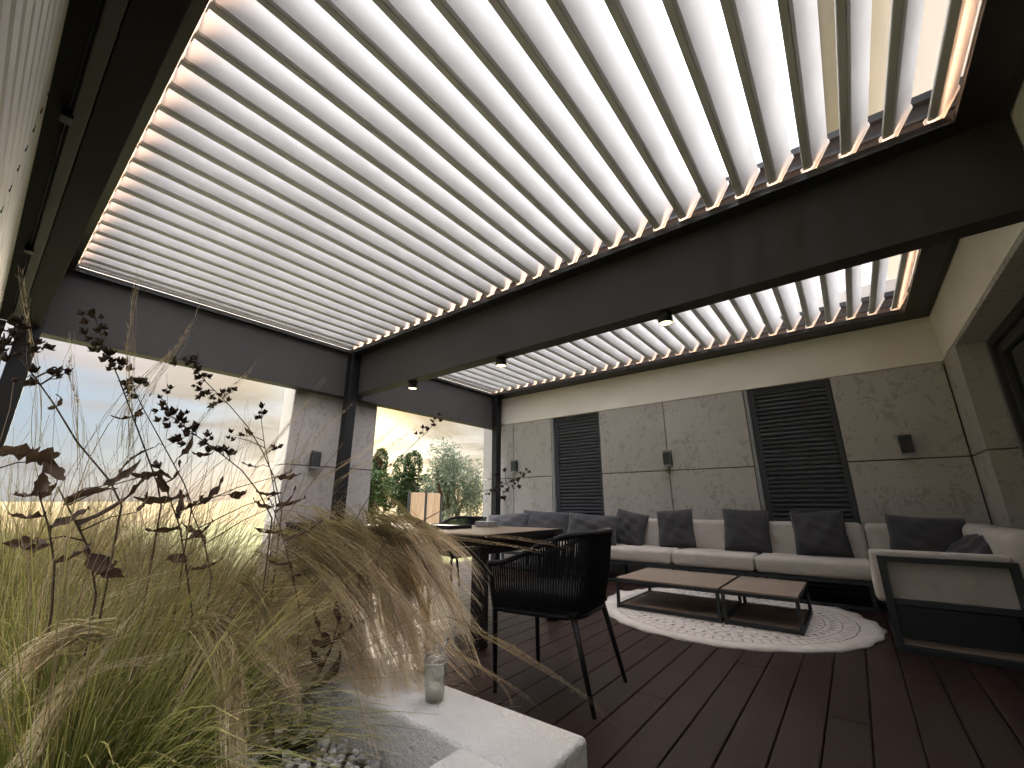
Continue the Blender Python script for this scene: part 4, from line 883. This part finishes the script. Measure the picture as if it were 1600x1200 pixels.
# ------------------------------------------------------------------ coffee tables and rug
def coffee(x0, x1, y0, y1, label):
    t = empty('coffee_table', ((x0 + x1) / 2, (y0 + y1) / 2, 0.0125), label=label, cat='coffee table', group='low coffee tables on the rug')
    X, Y = (x1 - x0) / 2, (y1 - y0) / 2; b = 0.026; h = 0.25
    for sx in (-1, 1):
        for sy in (-1, 1):
            cx_, cy2 = sx * (X - b / 2), sy * (Y - b / 2); MB().box(cx_ - b / 2, cx_ + b / 2, cy2 - b / 2, cy2 + b / 2, 0, h).build('leg', 'frame_metal', t, 0.002)
    for z0 in (0.006, h - b - 0.001):
        for sy in (-1, 1): MB().box(-X + b + .0005, X - b - .0005, sy * (Y - b / 2) - b / 2 + .001, sy * (Y - b / 2) + b / 2 - .001, z0, z0 + b).build('rail', 'frame_metal', t)
        for sx in (-1, 1): MB().box(sx * (X - b / 2) - b / 2 + .001, sx * (X - b / 2) + b / 2 - .001, -Y + b + .0005, Y - b - .0005, z0, z0 + b).build('rail', 'frame_metal', t)
    MB().box(-X + b + .002, X - b - .002, -Y + b + .002, Y - b - .002, 0.012, 0.030).build('lower_shelf', 'table_wood', t, 0.002)
    MB().box(-X + 0.006, X - 0.006, -Y + 0.006, Y - 0.006, h + 0.001, h + 0.013).build('table_top', 'table_wood', t, 0.002)
coffee(-1.945, -1.022, 4.10, 4.93, 'longer low coffee table with wooden top and black frame on the rug')
coffee(-1.005, -0.455, 4.10, 4.93, 'shorter low coffee table on the rug, nearer the chaise')
vs, fs = [(0, 0, 0.011)], []; nA, nR = 144, 10; RR = 1.12
for i in range(1, nR + 1):
    for j in range(nA):
        a = 2 * math.pi * j / nA; r = RR * i / nR
        if i >= nR - 1: r *= 1 + 0.010 * math.sin(a * 26) + 0.006 * math.sin(a * 9 + 1)
        zz = 0.0105 + (0.006 * max(0, math.sin(a * 26)) if i == nR else 0) + (0.004 * math.sin(a * 7) ** 2 if i >= nR - 1 else 0)
        if i == nR and 2.6 < a < 3.6: zz += 0.022 * max(0, math.sin(a * 13))
        vs.append((r * math.cos(a), r * math.sin(a), zz))
for j in range(nA): fs.append((0, 1 + j, 1 + (j + 1) % nA))
for i in range(nR - 1):
    for j in range(nA):
        p = 1 + i * nA; fs.append((p + j, p + nA + j, p + nA + (j + 1) % nA, p + (j + 1) % nA))
k0 = len(vs); last = 1 + (nR - 1) * nA
for j in range(nA): q = vs[last + j]; vs.append((q[0] * 0.998, q[1] * 0.998, 0.001))
for j in range(nA): fs.append((last + j, k0 + j, k0 + (j + 1) % nA, last + (j + 1) % nA))
rug = MB().add(vs, fs).build('rug', 'rug'); rug.location = (-1.10, 4.58, 0.0005); tag(rug, 'round cream rug with dark rings and a wavy edge under the coffee tables', 'rug')
for p in rug.data.polygons: p.use_smooth = True

# ------------------------------------------------------------------ garden beyond
def tree(name, label, base, h, crown_c, crown_r, n_leaf, size, cols, cat='tree', seed=1, nb=9, trunk_r=0.07, elong=1.6, gap=0.55):
    rg = np.random.default_rng(seed); base = Vector(base); e = empty(name, base, label=label, cat=cat)
    cc = Vector(crown_c); mb_ = MB()
    mb_.tube([(0, 0, 0), (0.03, 0.02, cc.z * 0.4), (0, 0, cc.z * 0.9)], [trunk_r, trunk_r * 0.8, trunk_r * 0.45], 8)
    centres = []
    for k in range(nb):
        d = rg.normal(size=3); d /= np.linalg.norm(d); rr = rg.uniform(0.35, 0.8)
        c = np.array(cc) + d * np.array(crown_r) * rr; centres.append((c, rg.uniform(0.35, 0.58)))
        mb_.tube([(0, 0, cc.z * rg.uniform(0.35, 0.8)), tuple((np.array([0, 0, cc.z * 0.7]) + c) / 2), tuple(c)], [trunk_r * 0.4, trunk_r * 0.25, 0.01], 5)
    mb_.build('trunk', 'bark', e)
    idx = rg.integers(0, nb, n_leaf); P = np.zeros((n_leaf, 3)); sh = np.zeros(n_leaf)
    for k in range(nb):
        w = np.where(idx == k)[0]; d = rg.normal(size=(len(w), 3)); d /= np.linalg.norm(d, axis=1, keepdims=True); rad_ = rg.uniform(gap, 1.0, (len(w), 1)) ** 0.6
        P[w] = centres[k][0] + d * rad_ * np.array(crown_r) * centres[k][1]; sh[w] = rg.uniform(0.75, 1.2)
    A = rg.normal(size=(n_leaf, 3)); A /= np.linalg.norm(A, axis=1, keepdims=True); B = np.cross(A, rg.normal(size=(n_leaf, 3))); B /= np.linalg.norm(B, axis=1, keepdims=True)
    s_ = rg.uniform(0.6, 1.2, (n_leaf, 1)) * size
    V = np.stack([P - A * s_ * elong, P + B * s_ * 0.5, P + A * s_ * elong, P - B * s_ * 0.5], 1).reshape(-1, 3); F = np.arange(n_leaf * 4).reshape(-1, 4)
    c0, c1 = np.array(cols[0]), np.array(cols[1]); t = rg.uniform(0, 1, (n_leaf, 1)); cl = (c0 * (1 - t) + c1 * t) * sh[:, None]
    o = link('crown', np_mesh('crown', V, F, 'tree_leaf', np.repeat(cl, 4, axis=0)), None, e); o['kind'] = 'stuff'
    return e
tree('garden_tree', 'rounded green garden tree left in the sunset gap beside the pillar', (-11, 7.5, -0.15), 2.7, (0, 0, 1.55), (0.60, 0.66, 1.2), 7000, 0.045, [(0.02, 0.042, 0.010), (0.065, 0.10, 0.025)], seed=3)
tree('garden_tree', 'denser green garden tree in the middle of the sunset gap', (-11.3, 9.3, -0.15), 2.8, (0, 0, 1.5), (0.70, 0.80, 1.25), 8000, 0.045, [(0.018, 0.038, 0.009), (0.055, 0.09, 0.022)], seed=5)
tree('olive_tree', 'airy silvery olive shrub behind the corner post', (-10.0, 9.9, -0.15), 3.4, (0, 0, 1.55), (0.95, 1.25, 1.75), 9500, 0.034, [(0.06, 0.085, 0.045), (0.17, 0.20, 0.13)], seed=8, nb=16, trunk_r=0.05, elong=2.4, gap=0.2)
for k, (bx0, by0, hh, lab) in enumerate([(-9.0, 9.0, 0.65, 'low bright green shrub at the foot of the olive'), (-9.4, 10.2, 0.8, 'low dark green shrub right of the bright one'), (-12.5, 6.9, 0.6, 'low round shrub behind the fence near the pillar')]):
    tree('low_shrub', lab, (bx0, by0, -0.15), hh, (0, 0, hh * 0.5), (0.6, 0.7, hh * 0.6), 2400, 0.035, [(0.04, 0.08, 0.015), (0.12, 0.19, 0.045)] if k != 1 else [(0.02, 0.045, 0.012), (0.06, 0.10, 0.03)], 'shrub', seed=20 + k, trunk_r=0.02)
fn = empty('garden_fence', (-13.0, 9.0, -0.15), label='low wooden rail fence along the golden field', cat='fence')
for yy in np.arange(7.4, 14, 0.62): wpart('post', MB().box(-13.04, -12.97, yy, yy + 0.07, -0.15, 1.42), 'fence_wood', fn, 0.004)
wpart('rail', MB().box(-13.06, -12.95, 7.3, 14.2, 1.425, 1.55), 'fence_wood', fn, 0.004)
wpart('rail', MB().box(-12.965, -12.93, 7.3, 14.2, 0.25, 0.33), 'fence_wood', fn, 0.004)
sc = empty('garden_screen', (-9.2, 7.9, -0.15), label='slatted light wood screen of two panels with dark posts', cat='screen')
for yy in (7.30, 7.86, 8.42): wpart('post', MB().box(-9.24, -9.17, yy, yy + 0.06, -0.15, 1.30), 'anthracite_dark', sc, 0.004)
for p0 in (7.364, 7.924):
    for k in range(9): wpart('slat', MB().box(-9.215, -9.19, p0 + k * 0.055, p0 + k * 0.055 + 0.045, -0.08, 1.27), 'fence_wood', sc)
